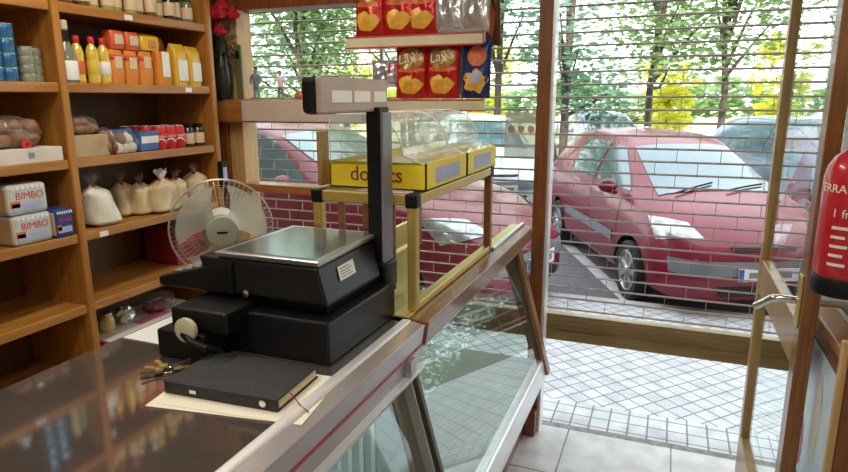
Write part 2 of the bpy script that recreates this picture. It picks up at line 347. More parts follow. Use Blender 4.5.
WP(ct, [(-.63, .932), (-.63, .905), (-.560, .905), (-.545, .932)], -.9, 1.39).build('glass_channel', 'alu', ct, bevel=.002)
WP(ct, [(-.572, .975), (-.572, .94), (-.545, .94), (-.545, .975)], 1.29, 1.325).build('end_clip', 'fascia', ct, bevel=.002)
GX = lambda z: -.622 + .27 * (.93 - z)
WP(ct, [(GX(.92), .92), (GX(.40), .40), (GX(.40) + .006, .40), (GX(.92) + .006, .92)], -.9, 1.33).build('glass_front', 'front_glass', ct)
WP(ct, [(GX(.93) - .02, .93), (GX(.34) - .02, .34), (GX(.34) + .02, .34), (GX(.93) + .02, .93)], 1.335, 1.39).build('corner_mullion', 'olive_metal', ct, bevel=.003)
W(ct, -1.18, GX(.4) + .02, -.9, 1.39, .33, .40).build('bottom_channel', 'alu', ct, bevel=.005)
W(ct, -1.16, -.48, -.9, 1.38, 0, .33).build('plinth', 'olive_metal', ct, bevel=.004)
W(ct, -1.18, -1.16, -.9, 1.385, .4, 1.015).build('rear_panel', 'white_metal', ct); W(ct, -1.16, -.50, -.9, 1.33, .401, .41).build('inner_deck', 'white_metal', ct)
WP(ct, [(-1.158, 1.01), (-1.158, .405), (GX(.41) - .03, .405), (GX(.93) - .03, .93), (-.64, 1.01)], 1.345, 1.36).build('end_panel', mat('teal_grey_panel', (.42, .50, .50), .3), ct)
for k in range(14): W(ct, -1.14 + k * .035, -1.14 + k * .035 + .012, 1.338, 1.345, .45, .90).build('panel_strip', 'white_metal', ct)  # row of pale upright strips in front of the end panel
W(ct, -1.14, -.60, -.88, 1.32, .70, .706).build('inner_shelf', 'case_glass', ct)
W(ct, -.66, -.63, -.9, 1.33, .60, .63).build('inner_beam', 'cream', ct)
def case_fill(o, x, y, z, sy, en):  # added fill light with glowing tube, brightens the inside of the counter
    l = o.location; c = MB().box(x - l.x - .015, x - l.x + .015, y - l.y - sy / 2, y - l.y + sy / 2, z - l.z, z - l.z + .015).build('fill_tube', 'lampface', o)
    d = bpy.data.lights.new('case_fill', 'AREA'); d.shape = 'RECTANGLE'; d.size = .03; d.size_y = sy; d.energy = en; d.color = (.85, .95, 1)
    q = bpy.data.objects.new('case_fill', d); COL.objects.link(q); q.parent = o; q.location = (x - l.x, y - l.y, z - l.z - .005)
case_fill(ct, -.72, .45, .985, 1.4, 3)
cs = thing('display_case', 'glazed display case with wooden top edge and slanted glass front by the doorway', 'display case', (-.85, 2.05, 0))
WP(cs, [(-.60, 1.045), (-.60, .985), (-.552, .975), (-.542, 1.04)], 1.40, 2.70).build('wooden_edge', 'trim_wood', cs, bevel=.003)
WP(cs, [(-.635, .985), (-.650, .925), (-.600, .925), (-.552, .975)], 1.40, 2.70).build('glass_channel', 'alu', cs, bevel=.003)
W(cs, -.645, -.60, 1.40, 2.70, 1.02, 1.047).build('inner_trim', 'brass', cs, bevel=.002)
W(cs, -.895, -.60, 1.40, 1.43, .985, 1.045).build('cross_rail', 'trim_wood', cs, bevel=.002)
W(cs, -.60, -.585, 2.19, 2.71, 1.043, 1.056).build('steel_rail', 'steel', cs, bevel=.003)
WP(cs, [(GX(.93), .93), (GX(.42), .42), (GX(.42) + .006, .42), (GX(.93) + .006, .93)], 1.455, 2.66).build('glass_front', 'front_glass', cs)
WP(cs, [(GX(.95) - .006, .95), (GX(.36) - .006, .36), (GX(.36) + .012, .36), (GX(.95) + .012, .95)], 1.435, 1.455).build('near_stile', 'olive_metal', cs, bevel=.002)
WP(cs, [(GX(.97) - .06, .97), (GX(.36) - .03, .36), (GX(.36) + .010, .36), (GX(.97) + .010, .97)], 2.66, 2.70).build('far_stile', 'olive_metal', cs, bevel=.002)
WP(cs, [(GX(.97) + .010, .97), (GX(.36) + .010, .36), (GX(.36) + .028, .36), (GX(.97) + .028, .97)], 2.655, 2.71).build('wooden_stile', 'trim_wood', cs, bevel=.002)
WP(cs, [(GX(.4) - .03, .425), (GX(.4) - .03, .33), (GX(.4) + .022, .33), (GX(.4) + .022, .37), (GX(.4) + .012, .425)], 1.40, 2.71).build('bottom_channel', 'alu', cs, bevel=.006)
W(cs, -1.10, -.56, 1.42, 2.70, 0, .33).build('plinth', 'frame_wood', cs, bevel=.004)
W(cs, -1.10, -.48, 1.42, 2.70, .40, .41).build('inner_deck', mat('case_deck', (.26, .29, .26), .35), cs)
W(cs, -1.12, -1.10, 1.42, 2.70, .0, 1.045).build('rear_rail', 'brass', cs, bevel=.002)
W(cs, -1.08, -.62, 1.46, 2.64, .72, .726).build('inner_shelf', 'case_glass', cs)
# ================================================================ SHELVING
SX0, SX1 = -2.44, -2.09
LV = [1.945, 1.660, 1.380, 1.095, .810, .520, .15]
su = thing('shelving_unit', 'tall open wooden shelving unit stocked with groceries along the left wall', 'shelves', (-2.27, 1.7, 0))
for y in (.02, .86, 1.685, 2.495):
    W(su, SX0, SX1 + .01, y - .016, y + .016, 0, 2.45).build('upright', 'shelf_upright', su, bevel=.006)
W(su, -2.448, -2.436, .02, 2.495, 0, 2.45).build('back_panel', 'back_wood', su)
for z in LV:
    for y0, y1 in ((.036, .844), (.876, 1.669), (1.701, 2.479)):
        s_ = W(su, SX0, SX1 - .016, y0, y1, z - .024, z).build('shelf', 'shelf_wood', su)
        W(su, SX1 - .016, SX1, y0, y1, z - .034, z + .002).build('shelf_lip', 'shelf_wood', s_, bevel=.004)
W(su, SX0, SX1 + .01, 0, 2.51, 2.45, 2.48).build('top_board', 'shelf_wood', su, bevel=.004)
for (y, z) in ((1.785, 1.0775), (2.33, 1.6445), (2.02, 1.928), (1.42, 1.6445)):
    W(su, SX1, SX1 + .003, y - .02, y + .02, z - .012, z + .008).build('price_tag', 'white_print', su)
def SP(y, lev, x=-2.15): return (x, y, LV[lev] + .001)
# --- goods builders (local: front faces +X)
TXF = lambda x0, z0, tilt=0: (lambda x, y, h: (x0 + h, x, z0 + y))
def tin(loc, r, h, m, label, group, cat='tin', lid='tin_lid', band=None):
    t = thing('food_tin', label, cat, loc, random.random() * .8 - .4, group)
    MB().lathe([(r * .96, 0), (r, .003), (r, h - .004), (r * .97, h - .002)], 22).build('can_body', m, t, smooth=True)
    MB().lathe([(r * 1.01, h - .004), (r * 1.01, h), (r * .9, h), (r * .88, h - .003)], 22).build('rim', lid, t, smooth=True)
    if band: MB().lathe([(r * 1.004, h * .3), (r * 1.008, h * .32), (r * 1.008, h * .68), (r * 1.004, h * .7)], 22).build('paper_label', band, t, smooth=True)
    return t
def jar(loc, r, h, m, lid, label, group, name='glass_jar', band='beige_label'):
    t = thing(name, label, 'jar', loc, random.random() * .6 - .3, group)
    MB().lathe([(r * .9, 0), (r, .006), (r, h * .70), (r * .85, h * .78), (r * .74, h * .82), (r * .74, h * .86)], 20).build('jar_body', m, t, smooth=True)
    MB().lathe([(r * .80, h * .84), (r * .82, h * .85), (r * .82, h * .99), (r * .78, h)], 20).build('lid', lid, t, smooth=True)
    MB().lathe([(r * 1.002, h * .15), (r * 1.012, h * .16), (r * 1.012, h * .58), (r * 1.002, h * .6)], 20).build('paper_label', band, t, smooth=True)
    return t
def pouch(loc, w_, h, d, m, lab, label, group, name='food_packet', crimp=True, rz=0, labm='beige_label', cat='packet', top=None):
    t = thing(name, label, cat, loc, rz, group)
    def shape(u, v):
        a = 2 * math.pi * u; k = abs(math.cos(a)) ** .45 * (1 if math.cos(a) > 0 else -1); q = abs(math.sin(a)) ** .45 * (1 if math.sin(a) > 0 else -1)
        th = 1.0 if v < .82 else 1 - (v - .82) / .18 * (.85 if crimp else .15)
        bl = .9 + .1 * math.sin(math.pi * min(v / .85, 1))
        return (k * d / 2 * th * bl, q * w_ / 2 * (bl if v < .82 else .96), v * h)
    b = MB().grid(shape, 28, 12); b.add([shape(i / 28, 0) for i in range(28)], [tuple(range(27, -1, -1))]); b.add([shape(i / 28, 1) for i in range(28)], [tuple(range(28))])
    b.build('wrapper', m, t, smooth=50)
    if lab:
        z0, z1, ww = lab
        B(d / 2 * .97, d / 2 + .002, -w_ * ww / 2, w_ * ww / 2, h * z0, h * z1).build('printed_panel', labm, t, bevel=.003)
    if top: B(-d / 2 * 1.01, d / 2 * 1.01, -w_ * .49, w_ * .49, h * .72, h * .86).build('top_band', top, t, bevel=.006)
    return t
def bag(loc, w_, h, d, m, label, group, rz=0, lean=0, seed=1, paper=False, name='flour_bag'):
    t = thing(name, label, 'bag', loc, rz, group); rnd = random.Random(seed)
    ph = [rnd.random() * 6 for _ in range(6)]
    def rad(v): return (1.0 - .10 * v - .0) * min(1, .55 + v * 5) if v < .8 else (.92 - ((v - .8) / .2) ** 1.5 * .74)
    def f(u, v):
        a = 2 * math.pi * u; r = rad(v) * (1 + .05 * math.sin(3 * a + ph[0] + v * 4) + .035 * math.sin(5 * a + ph[1] - v * 7) * (1 if v < .9 else .3))
        c, s = math.cos(a), math.sin(a); c = abs(c) ** .7 * (1 if c > 0 else -1); s = abs(s) ** .7 * (1 if s > 0 else -1)
        return (c * d / 2 * r + lean * v * .3, s * w_ / 2 * r + lean * v, v * h * (1 - .04 * math.sin(2 * a + ph[2])))
    b = MB().grid(f, 30, 22); b.add([f(i / 30, 0) for i in range(30)], [tuple(range(29, -1, -1))]); b.build('filled_bag', m, t, smooth=80)
    top = Vector((lean * .3, lean, h))
    MB().ring((top.x, top.y, top.z - .003), w_ * .085, .006, 'z', 16, 6).build('red_tie', 'red', t, smooth=True)
    def g(u, v):
        a = 2 * math.pi * u; r = w_ * (.07 + .16 * v) * (1 + .25 * math.sin(5 * a + ph[3]) * v)
        return (top.x + math.cos(a) * r * .5, top.y + math.sin(a) * r, top.z + v * h * .26 + .01 * math.sin(3 * a) * v)
    MB().grid(g, 26, 5).build('gathered_top', 'white_paper' if paper else 'film', t, smooth=80)
    return t
# level 0 (top shelf): jars
g = 'jars and tins on the top shelf'
spec = [(1.73, 'jar_brown', 'tin_lid'), (1.79, 'jar_brown', 'red'), (1.85, 'jar_brown', 'red'), (1.905, 'jar_green', 'tin_lid'), (1.965, 'jar_green', 'tin_lid'), (2.02, 'jar_green', 'yellow'),
        (2.08, 'jar_green', 'yellow'), (2.135, 'jar_brown', 'green_lid'), (2.19, 'jar_brown', 'green_lid'), (2.245, 'jar_glass', 'green_lid'), (2.30, 'jar_dark', 'green_lid'), (2.355, 'jar_dark', 'green_lid'), (2.41, 'jar_glass', 'green_lid')]
nm = {'jar_brown': 'brown', 'jar_green': 'olive green', 'jar_glass': 'grey green', 'jar_dark': 'nearly black'}
ordn = ['first', 'second', 'third', 'fourth', 'fifth', 'sixth', 'seventh', 'eighth', 'ninth', 'tenth', 'eleventh', 'twelfth', 'last']
for i, (y, m, l) in enumerate(spec):
    jar(SP(y, 0, -2.135 - .02 * (i % 2)), .026, .11 + .015 * (i % 3), m, l, '%s jar, %s from the left on the top shelf' % (nm[m], ordn[i]), g)
# level 1 right bay
b_ = thing('glass_bottle', 'tall pale bottle with dark label beside the shelf upright, left of the oil', 'bottle', SP(1.745, 1, -2.13))
MB().lathe([(.034, 0), (.038, .006), (.037, .09), (.030, .12), (.017, .155), (.014, .165), (.014, .205)], 22).build('bottle_body', 'jar_glass', b_, smooth=True)
MB().lathe([(.0385, .012), (.0388, .014), (.0382, .08), (.037, .082)], 22).build('paper_label', 'white_print', b_, smooth=True)
MB().lathe([(.0225, .135), (.019, .15), (.0175, .165), (.0170, .19)], 18).build('neck_label', 'black', b_, smooth=True)
MB().lathe([(.0165, .195), (.017, .2), (.017, .225), (.014, .228)], 18).build('cap', 'beige_label', b_, smooth=True)
def oil(loc, label, lab):
    t = thing('oil_bottle', label, 'bottle', loc, 0, 'oil bottles beside the orange packets')
    pr = [(.021, 0), (.024, .006)] + [(.024 - .0016 * (i % 2), .015 + i * .009) for i in range(11)] + [(.023, .12), (.018, .137), (.010, .15), (.010, .158)]
    MB().lathe(pr, 22).build('bottle_body', 'oil', t, smooth=60)
    MB().lathe([(.0122, .152), (.013, .154), (.013, .175), (.0115, .177)], 16).build('cap', 'red', t, smooth=True)
    MB().lathe([(.0242, .035), (.0248, .036), (.0248, .085), (.0242, .086)], 22).build('paper_label', lab, t, smooth=True)
oil(SP(1.802, 1, -2.14), 'golden oil bottle with red label, left of the three', 'orange_print')
oil(SP(1.856, 1, -2.125), 'golden ribbed oil bottle, middle of the three, pale label', 'oil')
oil(SP(1.912, 1, -2.13), 'golden oil bottle with white and red label, right of the three', 'white_print')
g = 'orange packets on the second shelf'
for k, (y, lb) in enumerate(((1.972, 'leftmost orange packet in the lower row beside the oil bottles'), (2.047, 'second orange packet from the left in the lower row'))):
    pouch(SP(y, 1), .070, .138, .07, 'orange', (.45, .8, .55), lb, g, crimp=False, top='orange_red')
pouch(SP(2.125, 1), .075, .140, .07, 'orange', (.5, .85, .5), 'third orange packet from the left in the lower row', g, crimp=False, top='orange_red')
pouch(SP(2.215, 1, -2.135), .085, .146, .07, 'orange', (.25, .98, .5), 'orange packet with large cream panel beside the yellow bags', g, crimp=False, labm='white_print')
for y, lb in ((1.985, 'red orange packet lying on the leftmost orange packets'), (2.062, 'red orange packet on top, second from the left')):
    pouch((-2.15, y, LV[1] + .1415), .072, .072, .07, 'orange_red', (.25, .8, .6), lb, g, crimp=False, labm='beige_label')
pouch((-2.16, 2.17, LV[1] + .1475), .11, .07, .07, 'yellow_packet', (.2, .6, .4), 'crumpled orange yellow packet on top of the orange packets', g, labm='orange')
pouch((-2.235, 2.30, LV[1] + .001), .08, .215, .06, 'orange', (.5, .7, .5), 'tall orange packet behind the two yellow bags', g, labm='beige_label')
g = 'yellow and white bags on the second shelf'
pouch(SP(2.325, 1, -2.14), .085, .186, .07, 'yellow_packet', (.12, .62, .7), 'yellow and white bag, left of the pair at shelf end', g, labm='white_print')
pouch(SP(2.415, 1, -2.14), .082, .180, .07, 'yellow_packet', (.12, .6, .7), 'yellow and white bag, right of the pair at shelf end', g, labm='white_print')
# level 1 left bay tins
g = 'blue tins stacked in the left bay'
for r_, yy in enumerate((1.475, 1.525)):
    for k in range(5 if r_ == 0 else 4):
        tin((-2.14, yy + r_ * .002, LV[1] + .001 + k * .0485), .026, .048, 'tin_blue', 'blue tin, %s from the bottom of the %s blue stack' % (ordn[k], ('left', 'right')[r_]), g, band='bluepack')
for k in range(2): tin((-2.2, 1.42, LV[1] + .001 + k * .0485), .026, .048, 'tin_blue', 'blue tin, %s of the pair at the picture edge' % ('lower', 'upper')[k], g, band='white_print')
g = 'grey green tins stacked beside the blue tins'
for r_, yy in enumerate((1.585, 1.638)):
    for k in range(4):
        tin((-2.13 - .035 * r_, yy, LV[1] + .001 + k * .0305), .027, .030, 'tin_green', 'flat grey green tin, %s from the bottom of the %s stack' % (ordn[k], ('left', 'right')[r_]), g)
# level 2 right bay
bx = thing('cardboard_box', 'small brown cardboard box under the wrapped pastries beside the upright', 'box', SP(1.795, 2, -2.17))
B(-.06, .06, -.082, .082, 0, .085).build('carton', 'card', bx, bevel=.003)
MB().lathe([(.018, 0), (.018, .0015)], 20, mt=Matrix.Translation((.06, .05, .05)) @ Matrix.Rotation(R(90), 4, 'Y')).build('round_print', 'bread', bx)
def pastrybag(loc, w_, h, d, label, seed, inner='pastry', nb=7, red=False):
    t = thing('pastry_bag', label, 'bag', loc, 0, 'wrapped pastries on the shelves'); rnd = random.Random(seed)
    for k in range(nb):
        y = (k % 4 - 1.5) * w_ / 4.4; z = h * .28 + (k // 4) * h * .36
        MB().blob((rnd.uniform(-.01, .01), y, z), (d * .36, w_ * .14, h * .26), 12, amp=.06, seed=k).build('pastry', inner, t, smooth=80)
    MB().blob((0, 0, h * .5), (d * .52, w_ * .52, h * .5), 22, amp=.07, seed=seed).build('film_wrap', 'film', t, smooth=20)
    if red: MB().ring((d * .45, w_ * .12, h * .1), .012, .007, 'x', 14).build('red_clip', 'red', t, smooth=True)
pastrybag((-2.16, 1.79, LV[2] + .0865), .15, .075, .10, 'clear film bag of dark pastries lying on the cardboard box', 3)
pastrybag((-2.14, 1.885, LV[2] + .001), .08, .11, .09, 'glossy film bag of chocolate cakes right of the cardboard box', 8)
def bulbs(loc, label, seed):
    t = thing('garlic_net', label, 'bag', loc, 0); rnd = random.Random(seed)
    for k, (dy, dz) in enumerate(((-.033, .025), (.0, .023), (.034, .025), (-.016, .062), (.02, .06))):
        MB().lathe([(.004, -.024), (.018, -.02), (.026, -.004), (.022, .012), (.008, .022), (.004, .03)], 14, c=(rnd.uniform(-.008, .01), dy, dz)).build('white_bulb', 'garlic' if k != 3 else 'pastry', t, smooth=True)
    MB().blob((0, 0, .045), (.05, .062, .05), 18, amp=.06, seed=seed).build('film_wrap', 'film', t, smooth=20)
bulbs((-2.125, 1.965, LV[2]), 'film bag of white bulbs in front of the blue packets', 4)
g = 'blue packets on the third shelf'
for k, (x, y, lb) in enumerate(((-2.15, 2.085, 'blue packet with red lettering beside the soft drink cans'), (-2.22, 2.01, 'blue packet standing behind the white bulbs'))):
    t = thing('blue_packet', lb, 'packet', SP(y, 2, x), 0, g)
    B(-.045, .045, -.055, .055, 0, .085 + .012 * k).build('carton', 'bluepack', t, bevel=.006)
    B(.045, .047, -.045, .05, .035, .065).build('printed_panel', 'white_print', t)
    MB().text('ORBIS', .022, lambda x_, y_, h: (.0475 + h, x_, .05 + y_)).build('lettering', 'red', t) if False else None
g = 'red soft drink cans'
cl = [(-2.125, 2.165, 'front can, left of the three'), (-2.125, 2.222, 'front can, middle, beside the blue packet row'), (-2.125, 2.28, 'front can, right, beside the dark jars'),
      (-2.185, 2.15, 'can in the second row, leftmost'), (-2.185, 2.205, 'can in the second row, centre'), (-2.185, 2.262, 'can in the second row, right'),
      (-2.245, 2.09, 'can in the back row, left'), (-2.245, 2.15, 'can in the back row, right')]
can0 = None
for i, (x, y, lb) in enumerate(cl):
    lab = 'red soft drink ' + lb
    if can0 is None:
        t = can0 = thing('drink_can', lab, 'can', SP(y, 2, x), 0, g); r = .0275; h = .105
        MB().lathe([(r * .8, 0), (r, .008), (r, h - .012), (r * .82, h - .002)], 24).build('can_body', 'red', t, smooth=True)
        MB().lathe([(r * .83, h - .004), (r * .83, h), (r * .76, h), (r * .74, h - .003)], 24).build('rim', 'tin_lid', t, smooth=True)
        MB().text('Coca-Cola', .019, lambda x_, y_, hh: ((r + .0006 + hh) * math.cos(x_ / r), (r + .0006 + hh) * math.sin(x_ / r), .06 + y_)).build('lettering', 'white_print', t)
        MB().grid(lambda u, v: ((r + .0008) * math.cos((u - .5) * 2.4), (r + .0008) * math.sin((u - .5) * 2.4), .036 + .009 * math.sin(u * 6) + v * .006), 20, 1).build('white_wave', 'white_print', t)
    else: dup(can0, SP(y, 2, x), 0, lab)
g = 'dark jars with cream labels'
jar(SP(2.348, 2, -2.13), .028, .108, 'jar_dark', 'black', 'dark jar with cream label right beside the red cans', g)
jar(SP(2.416, 2, -2.13), .028, .108, 'jar_dark', 'black', 'dark jar with cream label nearest the shelf upright', g)
# level 2 left bay
t = thing('white_carton', 'low white carton under the film wrapped pastries in the left bay', 'box', SP(1.53, 2, -2.17))
B(-.075, .075, -.125, .125, 0, .052).build('carton', 'white_card', t, bevel=.003); B(.0755, .077, -.01, .012, .02, .038).build('small_stamp', 'fig_blue', t)
pastrybag((-2.17, 1.50, LV[2] + .0535), .24, .115, .13, 'film wrapped tray of brown pastries on the white carton', 11, nb=8, red=True)
# level 3 right bay bags
g = 'tied plastic bags on the fourth shelf'
bag(SP(1.85, 3, -2.155), .140, .165, .11, 'flour', 'large white flour bag with red tie beside the upright', g, lean=-.035, seed=2)
bag(SP(2.03, 3, -2.24), .10, .145, .09, 'grain', 'cream crumb bag at the back, left of the crumb bags', g, seed=3)
bag(SP(2.085, 3, -2.19), .10, .14, .09, 'grain', 'cream crumb bag just left of the paper topped one', g, seed=4)
bag(SP(2.17, 3, -2.145), .145, .150, .10, 'grain', 'cream crumb bag with white paper top, foremost of the group', g, seed=5, paper=True)
bag(SP(2.265, 3, -2.165), .11, .14, .09, 'grain', 'cream crumb bag leaning right of the paper topped bag', g, seed=6, lean=.01)
bag(SP(2.29, 3, -2.25), .10, .14, .08, 'grain', 'cream crumb bag standing at the back of the shelf', g, seed=9)
bag(SP(2.40, 3, -2.16), .12, .155, .10, 'grain', 'cream crumb bag at the right end of the shelf', g, seed=7)
# level 3 left bay bread
g = 'packs of sliced bread in the left bay'
def breadpack(loc, m, label, rz=0, w_=.15):
    t = thing('bread_pack', label, 'bread', loc, rz, g)
    B(-.06, .06, -w_ / 2, w_ / 2, 0, .108).build('wrapper', m, t, bevel=.014)
    MB().text('BIMBO', .036 if w_ > .1 else .019, lambda x, y, h: (.0605 + h, x + .006, .066 + y), sx=.98).build('lettering', 'red', t)
    B(.06, .0615, -w_ * .42, w_ * .3, .02, .042).build('lower_print', 'plate_blue', t)
    B(.06, .0615, -w_ * .44, -w_ * .22, .028, .05).build('orange_print', 'orange_print', t)
    MB().box(-.055, .055, -w_ / 2 - .004, -w_ / 2 + .004, .012, .096).build('bread_end', 'bread', t, bevel=.004)
    for k in range(7): MB().box(.06, .0612, w_ * (-.38 + k * .12), w_ * (-.38 + k * .12 + .066), .09, .10).build('white_check', 'white_print', t)
breadpack(SP(1.505, 3, -2.16), 'breadwhite', 'white sliced bread pack, bottom of the stack of two')
breadpack((-2.16, 1.50, LV[3] + .1095), 'breadwhite', 'white sliced bread pack, top of the stack of two')
breadpack(SP(1.62, 3, -2.145), 'breadblue', 'blue sliced bread pack beside the white stack', 0, .08)
t = thing('bread_pack', 'blue sliced bread pack behind, between the white stack and upright', 'bread', SP(1.60, 3, -2.28), 0, g)
B(-.06, .06, -.06, .06, 0, .108).build('wrapper', 'breadblue', t, bevel=.014)
# level 4: red crate, level 5: pink box and bits
t = thing('red_crate', 'dark red carton on the fifth shelf behind the fan', 'box', SP(2.36, 4, -2.28))
B(-.10, .10, -.10, .10, 0, .19).build('carton', 'crate', t, bevel=.006); B(.10, .102, -.08, .08, .10, .16).build('printed_panel', 'red', t)
t = thing('pink_carton', 'white topped maroon carton on a low shelf beyond the counter', 'box', (-2.24, 2.03, LV[5] + .001))
B(-.14, .15, -.26, .30, 0, .085).build('carton', 'pinkcard', t, bevel=.004); B(-.135, .145, -.255, .295, .085, .093).build('white_lid', 'white_card', t, bevel=.003)
MB().text('NATA', .07, lambda x, y, h: (.02 + y * -1, x + .05, .0935 + h)).build('lettering', 'pink_print', t) if False else B(.03, .09, -.05, .13, .093, .0945).build('pink_print_patch', 'pink_print', t)
g = 'small things on the maroon carton'
pastrybag((-2.22, 2.16, LV[5] + .096), .16, .09, .12, 'dark magenta film bag lying on the maroon carton', 21, inner='magenta', nb=4)
t = thing('foil_packet', 'crumpled silver foil packet on the maroon carton', 'packet', (-2.23, 1.965, LV[5] + .095)); MB().blob((0, 0, .04), (.04, .045, .04), 12, amp=.2, seed=4).build('foil', 'silverfoil', t)
MB().ring((.03, .01, .04), .015, .004, 'x', 12).build('seal', 'goldfoil', t)
jar((-2.22, 1.86, LV[5] + .095), .03, .085, 'oil', 'tin_lid', 'small golden jar on the left of the maroon carton', None)
# ================================================================ FAN
fn = thing('pedestal_fan', 'round white pedestal fan with wire cage behind the scales', 'fan', (-1.39, 1.655, 0), R(40))
MB().lathe([(.17, 0), (.175, .012), (.16, .028), (.04, .04)], 36).build('base', 'white_plastic', fn, smooth=True)
MB().lathe([(.014, .03), (.014, 1.12)], 16, c=(0, .08, 0)).build('pole', 'white_plastic', fn, smooth=True)
RX = Matrix.Translation((0, 0, 1.172)) @ Matrix.Rotation(R(90), 4, 'X')
MB().lathe([(.02, -.16), (.05, -.15), (.055, -.05), (.045, -.035)], 24, mt=RX).build('motor_housing', 'white_plastic', fn, smooth=True)
cg = MB(); FR = .168
for k in range(60):
    a = 2 * math.pi * k / 60; c, s = math.cos(a), math.sin(a)
    for sg in (-1, 1):
        pts = [(c * r, sg * y, 1.172 + s * r) for r, y in ((.045, .052 if sg > 0 else .05), (.10, .048), (.145, .03), (FR, .004))]; cg.tube(pts, .00065, 4)
for sg in (-1, 1):
    cg.ring((0, sg * .048, 1.172), .10, .0007, n=40, m=4); cg.ring((0, sg * .03, 1.172), .145, .0007, n=44, m=4)
cg.ring((0, 0, 1.172), FR, .0032, n=48)
cg.build('wire_cage', 'cage_wire', fn, smooth=True)
MB().lathe([(.048, .046), (.052, .05), (.05, .058), (.03, .062)], 30, mt=RX).build('centre_cap', 'cap_grey', fn, smooth=True)
B(-.017, .017, -.0645, -.061, 1.169, 1.175).build('badge', 'black', fn)
MB().lathe([(.03, -.03), (.03, .03), (.02, .04)], 20, mt=RX).build('hub', 'white_plastic', fn, smooth=True)
for k in range(3):
    a0 = 2 * math.pi * k / 3 + .5
    MB().grid(lambda u, v: (math.cos(a0 + (v - .5) * (1.0 + .8 * u)) * (.03 + u * .118), (v - .5) * .035, 1.172 + math.sin(a0 + (v - .5) * (1.0 + .8 * u)) * (.03 + u * .118)), 8, 8).build('blade', 'fan_blade', fn, smooth=True)
# ================================================================ SCALES
sc = thing('shop_scales', 'black electronic shop scales with steel weighing plate and tall display post', 'scales', (-.80, 1.24, 1.04))
def L(x0, x1, y0, y1, z0, z1, mb=None): return W(sc, x0, x1, y0, y1, z0, z1, mb)
L(-.99, -.642, 1.072, 1.415, 1.041, 1.137).build('base_drawer', 'black_metal', sc, bevel=.005)
L(-1.03, -.90, .985, 1.10, 1.041, 1.105).build('printer_box', 'black', sc, bevel=.006)
L(-1.0, -.85, 1.0, 1.20, 1.105, 1.155).build('printer_lid', 'black', sc, bevel=.008)
MB().lathe([(.024, -.006), (.027, 0), (.027, .008), (.018, .012), (.008, .012)], 24, mt=Matrix.Translation((-.135, -.262, .078)) @ Matrix.Rotation(R(90), 4, 'X')).build('paper_roll', 'cream', sc, smooth=True)
MB().tube([(-.14, -.268, .07), (-.11, -.28, .058), (-.08, -.272, .048), (-.07, -.24, .03)], .008, 8).build('paper_guide', 'black', sc, smooth=True)
# tapered body: wider at the top on the near right side
l = sc.location
bt = [(-.97, 1.13, 1.137), (-.672, 1.115, 1.137), (-.672, 1.385, 1.137), (-.97, 1.385, 1.137)]
tp = [(-1.0, 1.10, 1.248), (-.682, 1.10, 1.248), (-.70, 1.40, 1.248), (-1.0, 1.40, 1.248)]
fx = lambda q: [(a - l.x, b - l.y, c - l.z) for a, b, c in q]
MB().hexa(fx(bt), fx([(-.97, 1.115, 1.165), (-.66, 1.097, 1.165), (-.66, 1.37, 1.165), (-.97, 1.385, 1.165)])).build('neck', 'black', sc, bevel=.004)
MB().hexa(fx([(-.97, 1.10, 1.165), (-.655, 1.092, 1.165), (-.655, 1.36, 1.165), (-.97, 1.385, 1.165)]), fx(tp)).build('body', 'black_metal', sc, bevel=.006)
kb = MB().prism([(-.90 - l.x, 1.243 - l.z), (-1.115 - l.x, 1.187 - l.z), (-1.115 - l.x, 1.165 - l.z), (-.90 - l.x, 1.165 - l.z)], 1.09 - l.y, 1.40 - l.y)
kb = kb.build('keyboard', 'black', sc, bevel=.005)
for i in range(5):
    for j in range(7):
        x = -1.095 + i * .028; y = 1.12 + j * .036; z = 1.187 + (x + 1.115) * .26
        W(sc, x, x + .021, y, y + .028, z - .002, z + .006).build('key', 'grey_plastic', kb)
ptm = MB().hexa(fx([(-.944, 1.10, 1.249), (-.678, 1.10, 1.249), (-.69, 1.412, 1.249), (-.944, 1.412, 1.249)]), fx([(-.95, 1.095, 1.262), (-.674, 1.095, 1.262), (-.686, 1.418, 1.262), (-.95, 1.418, 1.262)]))
plt = ptm.build('weighing_plate', 'steel', sc, bevel=.003)
MB().hexa(fx([(-.93, 1.112, 1.262), (-.692, 1.112, 1.262), (-.702, 1.40, 1.262), (-.93, 1.40, 1.262)]), fx([(-.93, 1.112, 1.2635), (-.692, 1.112, 1.2635), (-.702, 1.40, 1.2635), (-.93, 1.40, 1.2635)])).build('plate_surface', mat('blue_grey_plate', (.34, .42, .44), .16, .8, c2=(.27, .34, .36), scale=6), plt)
MB().lathe([(.006, 0), (.007, .006), (.009, .008), (.004, .01)], 14, mt=Matrix.Translation((-.06, -.148, .135)) @ Matrix.Rotation(R(90), 4, 'X')).build('lock', 'chrome', sc, smooth=True)
# label sticker on right face of body (slanted face)
def face(u, v):   # right slanted face of the body
    a = Vector((-.655, 1.092, 1.165)).lerp(Vector((-.655, 1.36, 1.165)), u); b = Vector((-.682, 1.10, 1.248)).lerp(Vector((-.70, 1.40, 1.248)), u); q = a.lerp(b, v) - l + Vector((.0016, -.0002, 0)); return tuple(q)
st = MB().grid(lambda u, v: face(.28 + u * .28, .42 + v * .36), 1, 1).build('white_sticker', 'white_print', sc)
for k in range(4):
    MB().grid(lambda u, v: tuple(Vector(face(.31 + u * (.2 - .03 * (k % 2)), .48 + k * .07 + v * .025)) + Vector((.0006, 0, 0))), 1, 1).build('print_line', 'grey_plastic', st)
po = MB().box(-.703 - l.x, -.666 - l.x, 1.388 - l.y, 1.446 - l.y, .09, .54); po.build('post', 'black', sc, bevel=.003)
L(-.666, -.658, 1.390, 1.444, 1.13, 1.568).build('post_cover', 'grey_plastic', sc, bevel=.002)
